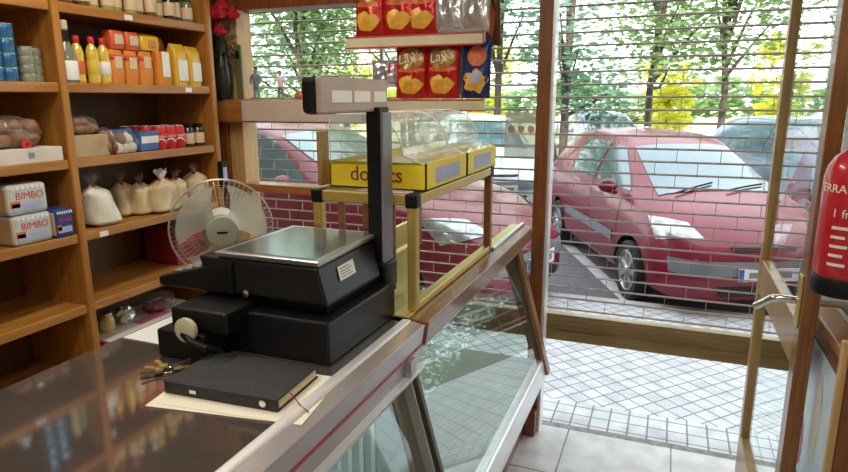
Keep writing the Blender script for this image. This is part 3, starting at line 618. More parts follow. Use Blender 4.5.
L(-.712, -.650, 1.380, 1.452, 1.12, 1.19).build('post_foot', 'black_metal', sc, bevel=.006)
hd = L(-.728, -.690, 1.137, 1.475, 1.568, 1.648).build('display_head', 'black', sc, bevel=.012)
L(-.695, -.680, 1.142, 1.470, 1.570, 1.646).build('display_panel', 'display', hd, bevel=.004)
for y0, y1 in ((1.185, 1.275), (1.287, 1.368), (1.39, 1.458)):
    L(-.6805, -.6785, y0, y1, 1.592, 1.618).build('display_window', 'lcd', hd, bevel=.001)
# ================================================================ THINGS ON THE COUNTER
pp = thing('paper_sheets', 'cream sheets of paper under the black notebook', 'paper', (-.735, .90, 1.041), R(8.5))
MB().box(-.155, .16, -.085, .10, 0, .0012).box(-.135, .14, -.08, .115, .0013, .0022, mt=Matrix.Rotation(R(-3), 4, 'Z')).build('sheets', 'paper', pp)
nb = thing('notebook', 'thick black covered notebook lying on cream papers', 'notebook', (-.752, .930, 1.0435), R(3))
MB().box(-.125, .118, -.072, .072, .003, .021).build('page_block', 'pages', nb)
MB().box(-.13, .122, -.076, .076, .021, .025).box(-.13, .122, -.076, .076, 0, .003).box(-.13, .1, -.078, -.0725, 0, .025).box(.1, .122, -.078, -.0725, 0, .025).build('cover', 'book', nb, bevel=.002)
MB().lathe([(.007, 0), (.007, .002)], 12, mt=Matrix.Translation((.09, -.077, .013)) @ Matrix.Rotation(R(90), 4, 'X')).build('clasp', 'chrome', nb)
B(-.07, -.055, -.080, -.078, .009, .016).build('silver_mark', 'chrome', nb)
MB().tube([(.12, -.03, .016), (.155, -.05, .003), (.175, -.06, .001)], .0012, 5).build('ribbon', 'maroon', nb)
t = tag(MB().add([(0, 0, 0), (.15, 0, 0), (.165, .17, 0), (.0, .20, 0), (0, 0, .001), (.15, 0, .001), (.165, .17, .001), (0, .2, .001)], [(3, 2, 1, 0), (4, 5, 6, 7), (0, 1, 5, 4), (1, 2, 6, 5), (2, 3, 7, 6), (3, 0, 4, 7)]).build('loose_sheet', 'white_paper'), 'white sheet of paper on the counter left of the scales', 'paper'); t.location = (-1.19, 1.035, 1.041)
ky = thing('bunch_of_keys', 'bunch of brass keys on a ring beside the notebook', 'keys', (-.945, .925, 1.041), R(20))
MB().ring((0, 0, .005), .014, .0014, 'z', 20).build('key_ring', 'chrome', ky, smooth=True)
for k, a in enumerate((200, 170, 225, 20, 60, 140)):
    q = Matrix.Rotation(R(a), 4, 'Z') @ Matrix.Rotation(R(-1.5), 4, 'Y')
    b = MB(); b.lathe([(.009, 0), (.009, .0022)], 14, mt=q @ Matrix.Translation((.02, 0, .003 + k * .0008))); b.box(.026, .055, -.0028, .0028, .003 + k * .0008, .0052 + k * .0008, mt=q)
    for j in range(3): b.box(.038 + j * .006, .041 + j * .006, -.006, -.0028, .003 + k * .0008, .0052 + k * .0008, mt=q)
    b.build('key', 'brass' if k % 2 else 'olive_metal', ky)
# ================================================================ BRASS RACK AND DONUT CASES
rk = thing('brass_rack', 'low brass rack with black corner caps carrying the donut cases', 'rack', (-.72, 1.81, 1.048))
X0, X1, Y0, Y1 = -.885, -.606, 1.455, 2.17; l = rk.location
for (x, y) in ((X0, Y0), (X1, Y0), (X0, Y1), (X1, Y1)):
    W(rk, x - .013, x + .013, y - .013, y + .013, 1.049, 1.34).build('leg', 'brass' if y < 2 else 'trim_wood', rk, bevel=.003)
    W(rk, x - .017, x + .017, y - .017, y + .017, 1.325, 1.362).build('corner_cap', 'black', rk, bevel=.005)
for y in (Y0, Y1): W(rk, X0 + .016, X1 - .016, y - .014, y + .014, 1.33, 1.36).build('end_rail', 'brass', rk, bevel=.004)
for x in (X0, X1):
    W(rk, x - .014, x + .014, Y0 + .016, Y1 - .016, 1.33, 1.36).build('side_rail', 'brass', rk, bevel=.004)
    W(rk, x - .012, x + .012, Y0 + .012, Y1 - .012, 1.049, 1.068).build('bottom_rail', 'brass', rk, bevel=.003)
for k in range(3): W(rk, X0 + .06 + k * .075, X0 + .078 + k * .075, Y0 - .006, Y0 + .006, 1.10, 1.33).build('front_bar', 'trim_wood', rk, bevel=.002)
W(rk, X0, X1, Y0, Y1, 1.36, 1.364).build('top_sheet', 'case_glass', rk)
g = 'donut cases on the brass rack'
def donutcase(y0, y1, label, first):
    t = thing('donut_case', label, 'display box', (-.72, (y0 + y1) / 2, 1.3655), 0, g); w_ = .142; d = (y1 - y0) / 2 - .003
    H0 = .072
    tray = MB().box(-w_, w_, -d, -d + .004, 0, H0).box(-w_, w_, d - .004, d, 0, H0).box(-w_, -w_ + .004, -d, d, 0, H0 + .0).box(w_ - .004, w_, -d, d, 0, H0).box(-w_, w_, -d, d, 0, .004).build('yellow_tray', 'yellow', t)
    if first:
        MB().text('donuts', .056, lambda x, y, h: (x - .002, -d - .0008 - h, .038 + y), sx=1.0).build('lettering', 'maroon', tray)
    for k in range(1):
        B(w_, w_ + .0015, -d + .07, d - .07, .014, .056).build('side_print', 'plate_blue', tray, bevel=.0)
    prof = [(-w_ + .004, H0 - .01), (-w_ + .004, .196), (-.03, .196)] + [(-.03 + (w_ - .034) * math.sin(R(a)), .075 + .121 * math.cos(R(a)) ** .9) for a in (15, 30, 42, 54, 66, 76, 84)] + [(w_ - .004, .068)]
    n_ = len(prof); b = MB()
    b.add([(x, -d, z) for x, z in prof] + [(x, d, z) for x, z in prof], [(i, i + 1, i + 1 + n_, i + n_) for i in range(n_ - 1)])
    b.add([(x, -d, z) for x, z in prof], [tuple(range(n_))]); b.add([(x, d, z) for x, z in prof], [tuple(range(n_ - 1, -1, -1))])
    b.build('clear_cover', 'acrylic', t)
    e = MB()
    for yy in (-d, d): e.tube([(x, yy, z) for x, z in prof], .0018, 5)
    e.tube([(prof[2][0], -d, .196), (prof[2][0], d, .196)], .0015, 5); e.tube([(prof[1][0], -d, .196), (prof[1][0], d, .196)], .002, 5)
    e.build('cover_edges', 'white_plastic', t)
    MB().box(-.12, .05, -d + .02, d - .02, .004, .06).build('tray_liner', 'breadwhite', t)
    rnd = random.Random(y0)
    for k in range(5): MB().box(-.01, .01, -.012, .012, 0, .002, mt=Matrix.Translation((.105 - .012 * (k % 2), -d + .06 + k * .065, .145 - .0 * k)) @ Matrix.Rotation(R(50), 4, 'Y')).build('white_tab', 'white_print', t) if first and k < 4 else None  # row of small white pieces along the curved lid
donutcase(1.475, 1.82, 'yellow donut case with lettering, nearer one with clear curved lid', True)
donutcase(1.825, 2.16, 'yellow donut case with clear lid, farther one by the window', False)
t = thing('card_panel', 'narrow olive card panel standing left of the donut cases', 'panel', (-.90, 1.50, 1.365)); B(-.006, .010, -.015, .03, -.0, .150).build('panel', 'gold_wood', t, bevel=.004)
# ================================================================ CRISP RACK
cr = thing('crisp_rack', 'hanging snack rack with two cream fronted shelves by the window', 'rack', (-1.07, 2.60, 1.55))
def K(*a): return W(cr, *a)
for z, xa, xb in ((1.855, -1.38, -.75), (1.585, -1.28, -.742)):
    q = K(xa, xb, 2.56, 2.745, z - .028, z - .020).build('shelf', 'white_metal', cr)
    K(xa, xb, 2.548, 2.56, z - .032, z + .008).build('price_strip', 'cream', q); K(xa - .004, xb + .004, 2.545, 2.562, z + .008, z + .014).build('red_edge', 'red', q); K(xa - .004, xb + .004, 2.545, 2.562, z - .038, z - .032).build('red_edge', 'red', q)
for x in (-1.30, -.80): K(x - .007, x + .007, 2.742, 2.758, 1.55, 2.14).build('upright', 'white_metal', cr)
def pillow(w_, h, d):
    def f(u, v):   # u,v in -1..1 -> depth
        return d / 2 * max(0, (1 - abs(u) ** 2.6)) ** .6 * max(0, (1 - abs(v) ** 3.2)) ** .7
    return f
def crisps(loc, w_, h, d, foil, label, style, rz=0, tilt=0, grp='crisp bags on the snack rack'):
    t = thing('crisp_bag', label, 'crisps', loc, rz, grp); f = pillow(w_, h, d); rnd = random.Random(label)
    wr = lambda u, v: .004 * math.sin(u * 7 + v * 3 + len(label)) + .003 * math.sin(v * 13 - u * 5)
    T = Matrix.Rotation(tilt, 4, 'X')
    fr = lambda u, v, o=0: T @ Vector((u * w_ / 2, -f(u, v) - wr(u, v) * (1 - abs(u)) * (1 - abs(v)) - o, (v + 1) * h / 2))
    b = MB().grid(lambda a, c: fr(2 * a - 1, 2 * c - 1), 18, 22); b.grid(lambda a, c: T @ Vector(((1 - 2 * a) * w_ / 2, f(1 - 2 * a, 2 * c - 1), c * h)), 18, 22)
    b.build('foil_bag', foil, t, smooth=80)
    def disc(u0, v0, ru, rv, m, name, n=26, off=.0015, jag=0):
        vs = [fr(u0, v0, off)]; fs = []
        for k in (1, 2, 3):
            for i in range(n):
                a = 2 * math.pi * i / n; q = k / 3 * (1 + (jag * math.sin(5 * a + 1) + jag * .5 * math.sin(9 * a) if k == 3 else 0)); vs.append(fr(u0 + ru * q * math.cos(a), v0 + rv * q * math.sin(a), off))
        for i in range(n): fs.append((0, 1 + i, 1 + (i + 1) % n))
        for k in (0, 1):
            for i in range(n): fs.append((1 + k * n + i, 1 + (k + 1) * n + i, 1 + (k + 1) * n + (i + 1) % n, 1 + k * n + (i + 1) % n))
        MB().add(vs, fs).build(name, m, t, smooth=True)
    def word(s, size, u0, v0, m, sl=.0):
        MB().text(s, size, lambda x, y, hh: fr(u0 + 2 * x / w_, v0 + 2 * y / h + sl * x / w_, .004 + hh * .3)).build('lettering', m, t)
    if style == 'gold':
        disc(0, .42, .80, .40, 'browngold', 'logo_disc'); word("Lay's", .058, 0, .45, 'white_print', .25)
        disc(0, .02, .86, .10, 'orange_print', 'ribbon', off=.001)
        disc(-.25, -.45, .50, .24, 'chip', 'crisp_picture', jag=.05); disc(.28, -.52, .48, .22, 'chip', 'crisp_picture', jag=.07, off=.003); disc(-.05, -.68, .6, .17, 'chip', 'crisp_picture', jag=.06, off=.004)
    elif style == 'silver':
        disc(-.25, .1, .12, .5, 'grey_plastic', 'dark_stroke', jag=.1); disc(.45, .35, .1, .45, 'red', 'red_stroke')
    elif style == 'navy':
        disc(.1, .45, .66, .36, 'orange_print', 'round_picture'); disc(.0, -.42, .8, .38, 'chip', 'crisp_picture', jag=.16); disc(.05, -.3, .4, .22, 'plate_blue', 'bowl_picture', off=.0035)
    elif style == 'orange': disc(0, -.1, .6, .6, 'orange_print', 'orange_picture', jag=.1)
    return t
for x, lb in ((-1.285, 'leftmost red crisp bag on the upper rack shelf'), (-1.135, 'second red crisp bag on the upper rack shelf'), (-1.035, 'third red crisp bag, beside the silver bags, upper shelf')):
    crisps((x, 2.60 - (.012 if x == -1.135 else 0), 1.872), .150, .26, .06, 'redfoil', lb, 'gold', tilt=R(-4), rz=R(random.uniform(-6, 6)))
crisps((-.915, 2.605, 1.872), .14, .25, .06, 'silverfoil', 'silver crisp bag with dark stroke on the upper rack shelf', 'silver', tilt=R(-4))
crisps((-.80, 2.60, 1.872), .14, .24, .05, 'silverfoil', 'silver crisp bag with red stroke at the upper shelf end', 'silver', rz=R(-14), tilt=R(-4))
crisps((-.735, 2.66, 1.82), .08, .25, .04, 'brownfoil', 'dark brown crisp bag hanging over the upper shelf end', 'orange', rz=R(-20), tilt=R(4))
crisps((-1.085, 2.60, 1.602), .148, .236, .06, 'redfoil', 'left red crisp bag on the lower rack shelf', 'gold', rz=R(5), tilt=R(-3))
crisps((-.935, 2.595, 1.602), .150, .240, .06, 'redfoil', 'right red crisp bag on the lower rack shelf', 'gold', rz=R(-3), tilt=R(-3))
crisps((-.845, 2.64, 1.602), .11, .225, .05, 'bluefoil', 'pale blue crisp bag tucked behind the navy bag', 'none')
crisps((-.790, 2.60, 1.602), .125, .238, .05, 'navyfoil', 'navy crisp bag with yellow crisps on the lower shelf', 'navy', tilt=R(-3))
crisps((-1.225, 2.62, 1.65), .12, .12, .05, 'silverfoil', 'silver crisp bag left of the lower red bags', 'silver', rz=R(10))
# ================================================================ LEDGE ORNAMENTS, NOTICE, CLIP
vs_ = thing('flower_vase', 'dark vase of red roses on the window ledge beside the shelves', 'vase', (-2.16, 2.66, 1.601))
MB().lathe([(.03, 0), (.045, .02), (.05, .10), (.04, .2), (.028, .25), (.035, .28)], 22).build('vase', 'vase', vs_, smooth=True)
for k in range(9):
    a = k * 2.4; r = .02 + .012 * k; z = .33 + .028 * (k % 4) + .01 * k; x, y = math.cos(a) * r * .8, math.sin(a) * r * .6 - .02
    MB().tube([(0, 0, .2), (x * .5, y * .5, .29), (x, y, z)], .003, 5).build('stem', 'leafdark', vs_)
    b = MB()
    for j in range(3): b.blob((x, y, z + .012 * j), (.034 - .008 * j, .034 - .008 * j, .022), 12, amp=.14, seed=k * 3 + j)
    b.build('rose', 'rose', vs_)
b = MB(); rnd = random.Random(5)
for k in range(60):
    a = rnd.random() * 6.28; q = Matrix.Translation((math.cos(a) * rnd.uniform(.02, .07), math.sin(a) * rnd.uniform(.01, .05), rnd.uniform(.16, .42))) @ Matrix.Rotation(a, 4, 'Z') @ Matrix.Rotation(rnd.uniform(-1, 1), 4, 'Y')
    b.add([q @ Vector(v) for v in ((0, 0, 0), (.02, .012, .003), (.05, 0, 0), (.02, -.012, .003))], [(0, 1, 2, 3)])
b.build('leaves', 'leafdark', vs_)
t = thing('olive_board', 'narrow olive board leaning against the window frame by the roses', 'board', (-2.085, 2.70, 1.601)); B(-.02, .02, -.006, .006, 0, .27).build('board', 'olive_board', t, bevel=.003); B(-.012, .012, -.008, -.006, .2, .24).build('tag', 'vase', t)
def figurine(loc, label, shirt, s=1.0, rz=0, legs='fig_blue'):
    t = thing('figurine', label, 'figurine', loc, rz, 'ornaments on the window ledge')
    b = MB(); b.tube([(-.010 * s, 0, .008 * s), (-.009 * s, .001, .035 * s), (-.006 * s, 0, .058 * s)], [.0055 * s, .006 * s, .0085 * s]); b.tube([(.012 * s, 0, .008 * s), (.010 * s, -.002, .035 * s), (.006 * s, 0, .058 * s)], [.0055 * s, .006 * s, .0085 * s]); b.blob((0, 0, .06 * s), (.014 * s, .010 * s, .012 * s)); b.build('trousers', legs, t, smooth=80)
    b = MB(); b.tube([(0, 0, .058 * s), (0, 0, .085 * s), (0, 0, .104 * s), (0, 0, .112 * s)], [.013 * s, .016 * s, .017 * s, .006 * s], 12)
    for sg in (-1, 1): b.tube([(sg * .014 * s, 0, .103 * s), (sg * .027 * s, .0, .085 * s), (sg * .024 * s, -.008 * s, .066 * s)], [.007 * s, .0055 * s, .0045 * s])
    b.build('shirt', shirt, t, smooth=80)
    b = MB().blob((0, 0, .124 * s), (.009 * s, .010 * s, .012 * s), 14); b.blob((0, -.0095 * s, .123 * s), .002 * s, 6); b.tube([(0, 0, .108 * s), (0, 0, .118 * s)], .004 * s); b.build('head', 'skin', t, smooth=80)
    MB().blob((0, .002 * s, .129 * s), (.0095 * s, .0105 * s, .009 * s), 12).build('hair', 'black', t, smooth=80)
    MB().box(-.022 * s, .022 * s, -.014 * s, .014 * s, 0, .008 * s).build('stand', 'fig_blue', t, bevel=.001)
figurine((-1.985, 2.70, 1.601), 'tall blue grey figurine near the olive board', 'fig_blue', 1.15)
figurine((-1.84, 2.70, 1.601), 'figurine in white shirt standing on the window ledge', 'white_print', 1.0, R(15), 'grey_plastic')
t = thing('orange_ornament', 'small orange ornament on the ledge right of the figurines', 'ornament', (-1.73, 2.69, 1.601))
MB().lathe([(.01, 0), (.018, .006), (.02, .016), (.012, .03), (.004, .034)], 14).build('pot', 'orange_print', t, smooth=True); MB().ring((0, 0, .03), .008, .002, 'y', 12).build('handle', 'orange_print', t)
t = thing('paper_notice', 'translucent white notice with orange marks taped to the window glass', 'notice', (-.635, 2.800, 1.34)); B(-.075, .070, -.001, .0005, 0, .2).build('sheet', glass_mat('thin_paper', (.85, .87, .87), .5, haze=.45), t)
for k in range(3): MB().lathe([(.016, 0), (.016, .001)], 14, mt=Matrix.Translation((-.045 + k * .045, -.001, .125)) @ Matrix.Rotation(R(90), 4, 'X')).build('orange_mark', mat('pale_orange', (.75, .45, .2), .6) if k == 0 else 'beige_label', t)
t = thing('wall_thermometer', 'small black and blue gadget hanging on the shelf end upright', 'gadget', (-2.075, 2.51, 1.17)); B(-.018, .018, -.03, .012, 0, .13).build('body', 'black', t, bevel=.004); B(.018, .020, -.022, .006, .03, .10).build('blue_label', 'plate_blue', t)
# ================================================================ DOOR
dr = struct_empty('door_1'); DX = .37
def D(x0, x1, y0, y1, z0, z1, name, m, bev=.004, par=None): return B(x0, x1, y0, y1, z0, z1).build(name, m, par or dr, bevel=bev)
D(DX, DX + .04, 1.885, 1.955, .01, 2.03, 'lock_stile', 'door_wood')
D(DX, DX + .04, 2.70, 2.755, .01, 2.03, 'hinge_stile', 'gold_wood')
D(DX, DX + .04, 1.955, 2.70, .01, .20, 'bottom_rail', 'gold_wood'); D(DX, DX + .04, 1.955, 2.70, 1.96, 2.03, 'top_rail', 'door_wood')
D(DX + .002, DX + .038, 1.955, 2.70, .84, .975, 'middle_rail', 'gold_wood')
D(DX + .017, DX + .023, 1.955, 2.70, .975, 1.96, 'glass_pane', 'glass', 0); D(DX + .017, DX + .023, 1.955, 2.70, .20, .84, 'glass_pane', 'glass', 0)
for s_, x in ((-1, DX), (1, DX + .04)):
    h_ = D(x - .006 if s_ < 0 else x, x if s_ < 0 else x + .006, 1.90, 1.94, .97, 1.12, 'handle_plate', 'brass', .002)
    MB().tube([(x, 1.925, 1.045), (x + s_ * .05, 1.925, 1.046), (x + s_ * .066, 1.93, 1.043), (x + s_ * .082, 1.95, 1.025), (x + s_ * .10, 1.975, 1.002)], .011, 10).build('lever', 'chrome', h_, smooth=True)
# cabinet with poster behind the door
cb = thing('wooden_cabinet', 'low wooden cabinet behind the open door under the extinguisher', 'cabinet', (.56, 2.0, 0))
W(cb, .445, .495, 1.70, 2.19, .05, .955).build('body', 'frame_wood', cb, bevel=.004)
W(cb, .435, .498, 1.69, 2.20, .955, .985).build('top_board', 'ledge_wood', cb, bevel=.006)
W(cb, .428, .445, 1.690, 1.710, 0, 1.02).build('corner_post', 'jamb_wood', cb, bevel=.004)
ps = thing('ice_cream_poster', 'pale blue poster with pink patch on the side of the cabinet', 'poster', (.44, 1.95, .30))
B(0, .004, -.22, .22, 0, .60).build('sheet', 'poster', ps)
MB().blob((-.0005, .10, .27), (.002, .05, .10), 14, amp=.15, seed=3).build('pink_picture', 'pink_print', ps); MB().blob((-.0005, .06, .10), (.002, .13, .07), 14, amp=.2, seed=5).build('dark_blue_picture', 'breadblue', ps)
MB().blob((-.0005, -.06, .42), (.002, .05, .13), 14, amp=.15, seed=6).build('white_picture', 'white_print', ps)
# fire extinguisher
ex = thing('fire_extinguisher', 'red fire extinguisher with black base on the right wall', 'fire extinguisher', (.417, 1.73, 1.13))
MB().lathe([(.063, .045), (.0675, .055), (.068, .06), (.068, .285), (.063, .31), (.050, .335), (.030, .35), (.022, .36), (.022, .40)], 40).build('cylinder', 'ext_red', ex, smooth=True)
MB().lathe([(.060, 0), (.067, .004), (.0692, .01), (.0692, .044), (.067, .048)], 40).build('base_ring', 'black', ex, smooth=True)
MB().lathe([(.018, .395), (.02, .40), (.02, .43), (.012, .435)], 18).build('valve', 'black', ex, smooth=True)
MB().box(-.012, .012, -.07, .03, .437, .447).box(-.010, .010, -.075, .0, .455, .463).box(-.009, .009, .0, .02, .44, .462).build('lever_handle', 'black', ex, bevel=.003)
MB().tube([(.02, 0, .415), (.06, .02, .41), (.06, -.05, .34), (.058, -.058, .25), (.058, -.058, .12), (.058, -.058, .06)], .008, 8).build('hose', 'black', ex, smooth=True)
B(.05, .071, -.02, .02, .18, .24).build('wall_bracket', 'red', ex)
def cyl(rr, a0, z0): return lambda x, y, h: ((rr + h * .3) * math.cos(a0 + x / rr), (rr + h * .3) * math.sin(a0 + x / rr), z0 + y)
A0 = R(-104)
MB().text('TERRA', .027, cyl(.0685, A0 - .82, .262)).build('lettering', 'white_print', ex)
MB().text('1 A', .020, cyl(.0755, A0 - .42, .235)).text('2 fn', .022, cyl(.0755, A0 - .25, .235)).build('class_marks', 'white_print', ex) if False else MB().text('1 fm', .028, cyl(.0685, A0 - .25, .205)).build('class_marks', 'white_print', ex)
def patch(a, b, z0, z1, m, nm_, r=.0687): MB().grid(lambda u, v: (r * math.cos(A0 + a + (b - a) * u), r * math.sin(A0 + a + (b - a) * u), z0 + (z1 - z0) * v), 8, 1).build(nm_, m, ex)
for k in range(5): patch(-.55, .0 - .1 * (k % 2), .08 + k * .022, .087 + k * .022, 'white_print', 'print_line')
patch(.40, .9, .18, .25, 'paper', 'paper_label')
for k in range(4): patch(.12, .22, .11 + k * .028, .125 + k * .028, 'white_print', 'pictogram')
# ================================================================ CEILING LIGHTS
for x, y, lb in ((-.05, .9, 'added ceiling light brightening the customer side of the counter'), (-1.0, -.3, 'long ceiling light above the counter behind the viewer'), (-1.45, 1.5, 'long ceiling light above the aisle by the shelves')):  # first one is added to brighten the case glass and display face
    t = thing('ceiling_light', lb, 'light', (x, y, 2.58), 0, 'ceiling lights'); B(-.09, .09, -.5, .5, -.02, .02).build('housing', 'white_metal', t, bevel=.004); B(-.075, .075, -.48, .48, -.035, -.02).build('diffuser', 'lampface', t)
    ld = bpy.data.lights.new('tube_light', 'AREA'); ld.shape = 'RECTANGLE'; ld.size = .15; ld.size_y = .95; ld.energy = LAMP_W if x < -.5 else LAMP_W * .6; ld.color = (1, .90, .76)
    lo = bpy.data.objects.new('tube_light', ld); COL.objects.link(lo); lo.parent = t; lo.location = (0, 0, -.04)
# ================================================================ CARS
def car(name, label, pose, paint, s=.885, hood=0.0, group='parked cars', detail=True, rear=0):
    X, Y, th = pose; t = thing(name, label, 'car', (X, Y, -.10), 0, group)
    # local frame: +x forward, +y left; world heading (sin th, -cos th)
    t.rotation_euler = (0, 0, th - math.pi / 2); t.scale = (s, s, s)
    ST = [  # x, zbot, zbelt, ztop, wlow, wbelt, wtop
        (.87, .30, .50, .56, .40, .40, .25), (.83, .22, .58, .66, .62, .58, .35), (.66, .18, .72, .82, .76, .68, .42), (.40, .18, .84, .94, .815, .76, .52),
        (.05, .18, .93, 1.03, .845, .80, .60), (-.30, .18, .97, 1.17, .855, .815, .60), (-.65, .18, .985, 1.34, .86, .82, .585), (-1.0, .18, 1.0, 1.485, .86, .82, .565),
        (-1.35, .18, 1.0, 1.545, .86, .82, .565), (-2.2, .18, 1.02, 1.56, .86, .82, .56), (-2.75, .2, 1.03, 1.50, .85, .81, .54), (-3.1, .24, 1.02, 1.36, .83, .79, .50), (-3.3, .3, .98, 1.10, .78, .74, .45), (-3.36, .4, .80, .86, .6, .6, .35)]
    vs = []; fs = []; NP = 15
    for (x, zb, zl, zt, wl, wb, wt) in ST:
        if x > .0: x = x + hood
        hf = [(0, zb), (wl * .6, zb), (wl * .95, zb + .02), (wl, zb + .10 * (zl - zb) + .03), (wl * 1.01, zb + .55 * (zl - zb)), (wb * 1.01, zl - .05), (wb * .97, zl), (wb * .6 + wt * .4, zl + (zt - zl) * .42),
              (wt * 1.02, zt - .25 * min(.16, zt - zl)), (wt * .9, zt - .015), (wt * .5, zt + .008), (0, zt + .012)]
        row = [(x, y, z) for y, z in hf] + [(x, -y, z) for y, z in reversed(hf[1:-1])]; vs.append(row)
    n_ = len(vs[0]); V = [p for r in vs for p in r]
    fs = [(j * n_ + i, (j + 1) * n_ + i, (j + 1) * n_ + (i + 1) % n_, j * n_ + (i + 1) % n_) for j in range(len(vs) - 1) for i in range(n_)]
    fs += [tuple(range(n_)), tuple((len(vs) - 1) * n_ + i for i in reversed(range(n_)))]
    body = MB().add(V, fs).build('body', paint, t, smooth=80, sub=2)
    fa = hood  # front axle shift
    ra = -2.45
    axles = (fa, ra)
    cb_ = MB()
    for ax in axles:
        for sg in (-1, 1): cb_.lathe([(.345, -.16), (.345, .16)], 32, mt=Matrix.Translation((ax, sg * .80, .29)) @ Matrix.Rotation(R(90), 4, 'X'))
    cut = cb_.build('cut', 'rubber', t); dg = bpy.context.evaluated_depsgraph_get
    bpy.context.view_layer.update()
    body.data.materials.append(M['rubber'])
    bm_ = body.modifiers.new('w', 'BOOLEAN'); bm_.operation = 'DIFFERENCE'; bm_.solver = 'EXACT'; bm_.object = cut
    try: bm_.material_mode = 'TRANSFER'
    except Exception: pass
    bpy.context.view_layer.update(); d_ = dg()
    body.modifiers['w'].show_viewport = False; bpy.context.view_layer.update(); d_ = dg(); e0 = bpy.data.meshes.new_from_object(body.evaluated_get(d_))
    bvh = BVHTree.FromPolygons([v.co for v in e0.vertices], [p.vertices for p in e0.polygons])
    body.modifiers['w'].show_viewport = True; bpy.context.view_layer.update(); d_ = dg(); e1 = bpy.data.meshes.new_from_object(body.evaluated_get(d_))
    body.modifiers.clear(); body.data = e1
    e1.polygons.foreach_set('use_smooth', [True] * len(e1.polygons)); e1.set_sharp_from_angle(angle=R(50))
    bpy.data.objects.remove(cut)
    def drape(poly, frm, m, nm, off=.006, n=14, par=None):
        """poly: 4 corners (a,b) bilinear; frm maps (a,b) -> (origin, direction)"""
        vsx = []; ok = True
        def P(u, v):
            nonlocal ok
            a0, b0, a1, b1 = poly[0], poly[1], poly[3], poly[2]
            p = Vector(a0).lerp(Vector(b0), u); q = Vector(a1).lerp(Vector(b1), u); c = p.lerp(q, v)
            o_, dr_ = frm(c.x, c.y); hit, nn, _, _ = bvh.ray_cast(Vector(o_), Vector(dr_))
            if hit is None: ok = False; return (0, 0, 0)
            if nn.dot(Vector(dr_)) > 0: nn = -nn
            return tuple(hit + nn * off)
        b = MB().grid(P, n, n)
        if ok: b.build(nm, m, par or t, smooth=80)
    dn = lambda a, b: ((a, b, 3), (0, 0, -1))
    drape([(.02, -.60), (.02, .60), (-.86, .50), (-.86, -.50)], dn, 'carglass', 'windscreen', .008)
    for sg in (-1, 1):
        sd_ = lambda a, b, sg=sg: ((a, sg * 3, b), (0, -sg, 0))
        drape([(-.28, 1.02), (-1.18, 1.035), (-1.18, 1.43), (-.90, 1.40)], sd_, 'carglass', 'front_side_window')
        drape([(-1.25, 1.035), (-2.08, 1.05), (-2.05, 1.44), (-1.25, 1.44)], sd_, 'carglass', 'rear_side_window')
        drape([(-.42, .50), (-2.05, .50), (-2.05, .60), (-.42, .60)], sd_, 'cargrey', 'door_moulding', .012)
        if detail:
            drape([(-.34, .3), (-.35, .3), (-.35, .98), (-.34, .98)], sd_, 'rubber', 'door_seam', .003, 8); drape([(-1.21, .3), (-1.22, .3), (-1.22, 1.0), (-1.21, 1.0)], sd_, 'rubber', 'door_seam', .003, 8)
        # headlight draped from front/top diagonal
        hl = lambda a, b, sg=sg: ((3 + fa, sg * (a + 1.2), b + .9), (-3.0, -sg * 1.2, -.9))
        drape([(.20, .54), (.60, .56), (.68, .80), (.34, .70)], hl, 'lens', 'headlight', .01)
        MB().box(-.05, .05, -.03, .03, 0, .03).blob((0, sg * .05, .08), (.05, .10, .07), 14).build('mirror', paint, t, smooth=60).location = (-.42, sg * .88, .98)
    fr_ = lambda a, b: ((4, a, b), (-1, 0, 0))
    drape([(-.74, .46), (.74, .46), (.74, .58), (-.74, .58)], fr_, 'cargrey', 'bumper_strip', .014)
    drape([(-.26, .655), (.26, .655), (.30, .69), (-.30, .69)], fr_, 'rubber', 'upper_grille', .006)
    drape([(-.40, .28), (.40, .28), (.42, .37), (-.42, .37)], fr_, 'rubber', 'lower_grille', .006)
    pl = MB().box(0, .012, -.26, .26, 0, .11).build('number_plate', 'white_print', t); pl.location = (.885 + hood, 0, .42)
    MB().box(.012, .014, -.26, -.215, .002, .108).build('blue_band', 'bluepack', pl)
    MB().box(.012, .0135, -.17, -.02, .03, .08).box(.012, .0135, .03, .20, .03, .08).build('plate_marks', 'grey_plastic', pl)
    if detail:
        for y0 in (-.45, .05):
            pts = []
            for k in range(8):
                a = (.06 - k * .022, y0 + k * .06); h_, nn, _, _ = bvh.ray_cast(Vector((a[0], a[1], 3)), Vector((0, 0, -1)))
                pts.append(h_ + nn * .025)
            MB().tube(pts, .009, 6).build('wiper', 'rubber', t)
        for sg in (-1, 1): MB().lathe([(.035, 0), (.035, .01)], 16, mt=Matrix.Translation((.80 + hood, sg * .52, .30)) @ Matrix.Rotation(R(90), 4, 'Y')).build('fog_lamp', 'lens', t)
    for ax in axles:
        for sg in (-1, 1):
            q = Matrix.Translation((ax, sg * .77, .29)) @ Matrix.Rotation(R(-90 * sg), 4, 'X')
            wt_ = MB().lathe([(.20, .03), (.20, -.09), (.27, -.095), (.29, -.07), (.29, .07), (.27, .095), (.20, .09), (.20, .03)], 36, mt=q).build('tyre', 'rubber', t, smooth=True)
            rim = MB().lathe([(.205, .0), (.205, .085), (.19, .09), (.18, .06), (.05, .05)], 32, mt=q).build('rim', 'wheel', wt_, smooth=40)
            b = MB()
            for k in range(7):
                a = 2 * math.pi * k / 7; qq = q @ Matrix.Rotation(a, 4, 'Z'); b.box(.03, .19, -.022, .022, .055, .082, mt=qq)
            b.lathe([(.05, .05), (.055, .09), (.03, .1)], 16, mt=q); b.build('spokes', 'wheel', rim, bevel=.003)
    return t
c1 = car('parked_car', 'dark red car seen through the doorway, nose to the pavement', (.41, 5.74, .441), 'carred')
car('parked_car', 'dark red car seen through the shop window left of the door post', (-2.28, 4.98, 1.36), 'carred', s=.98, hood=.58)
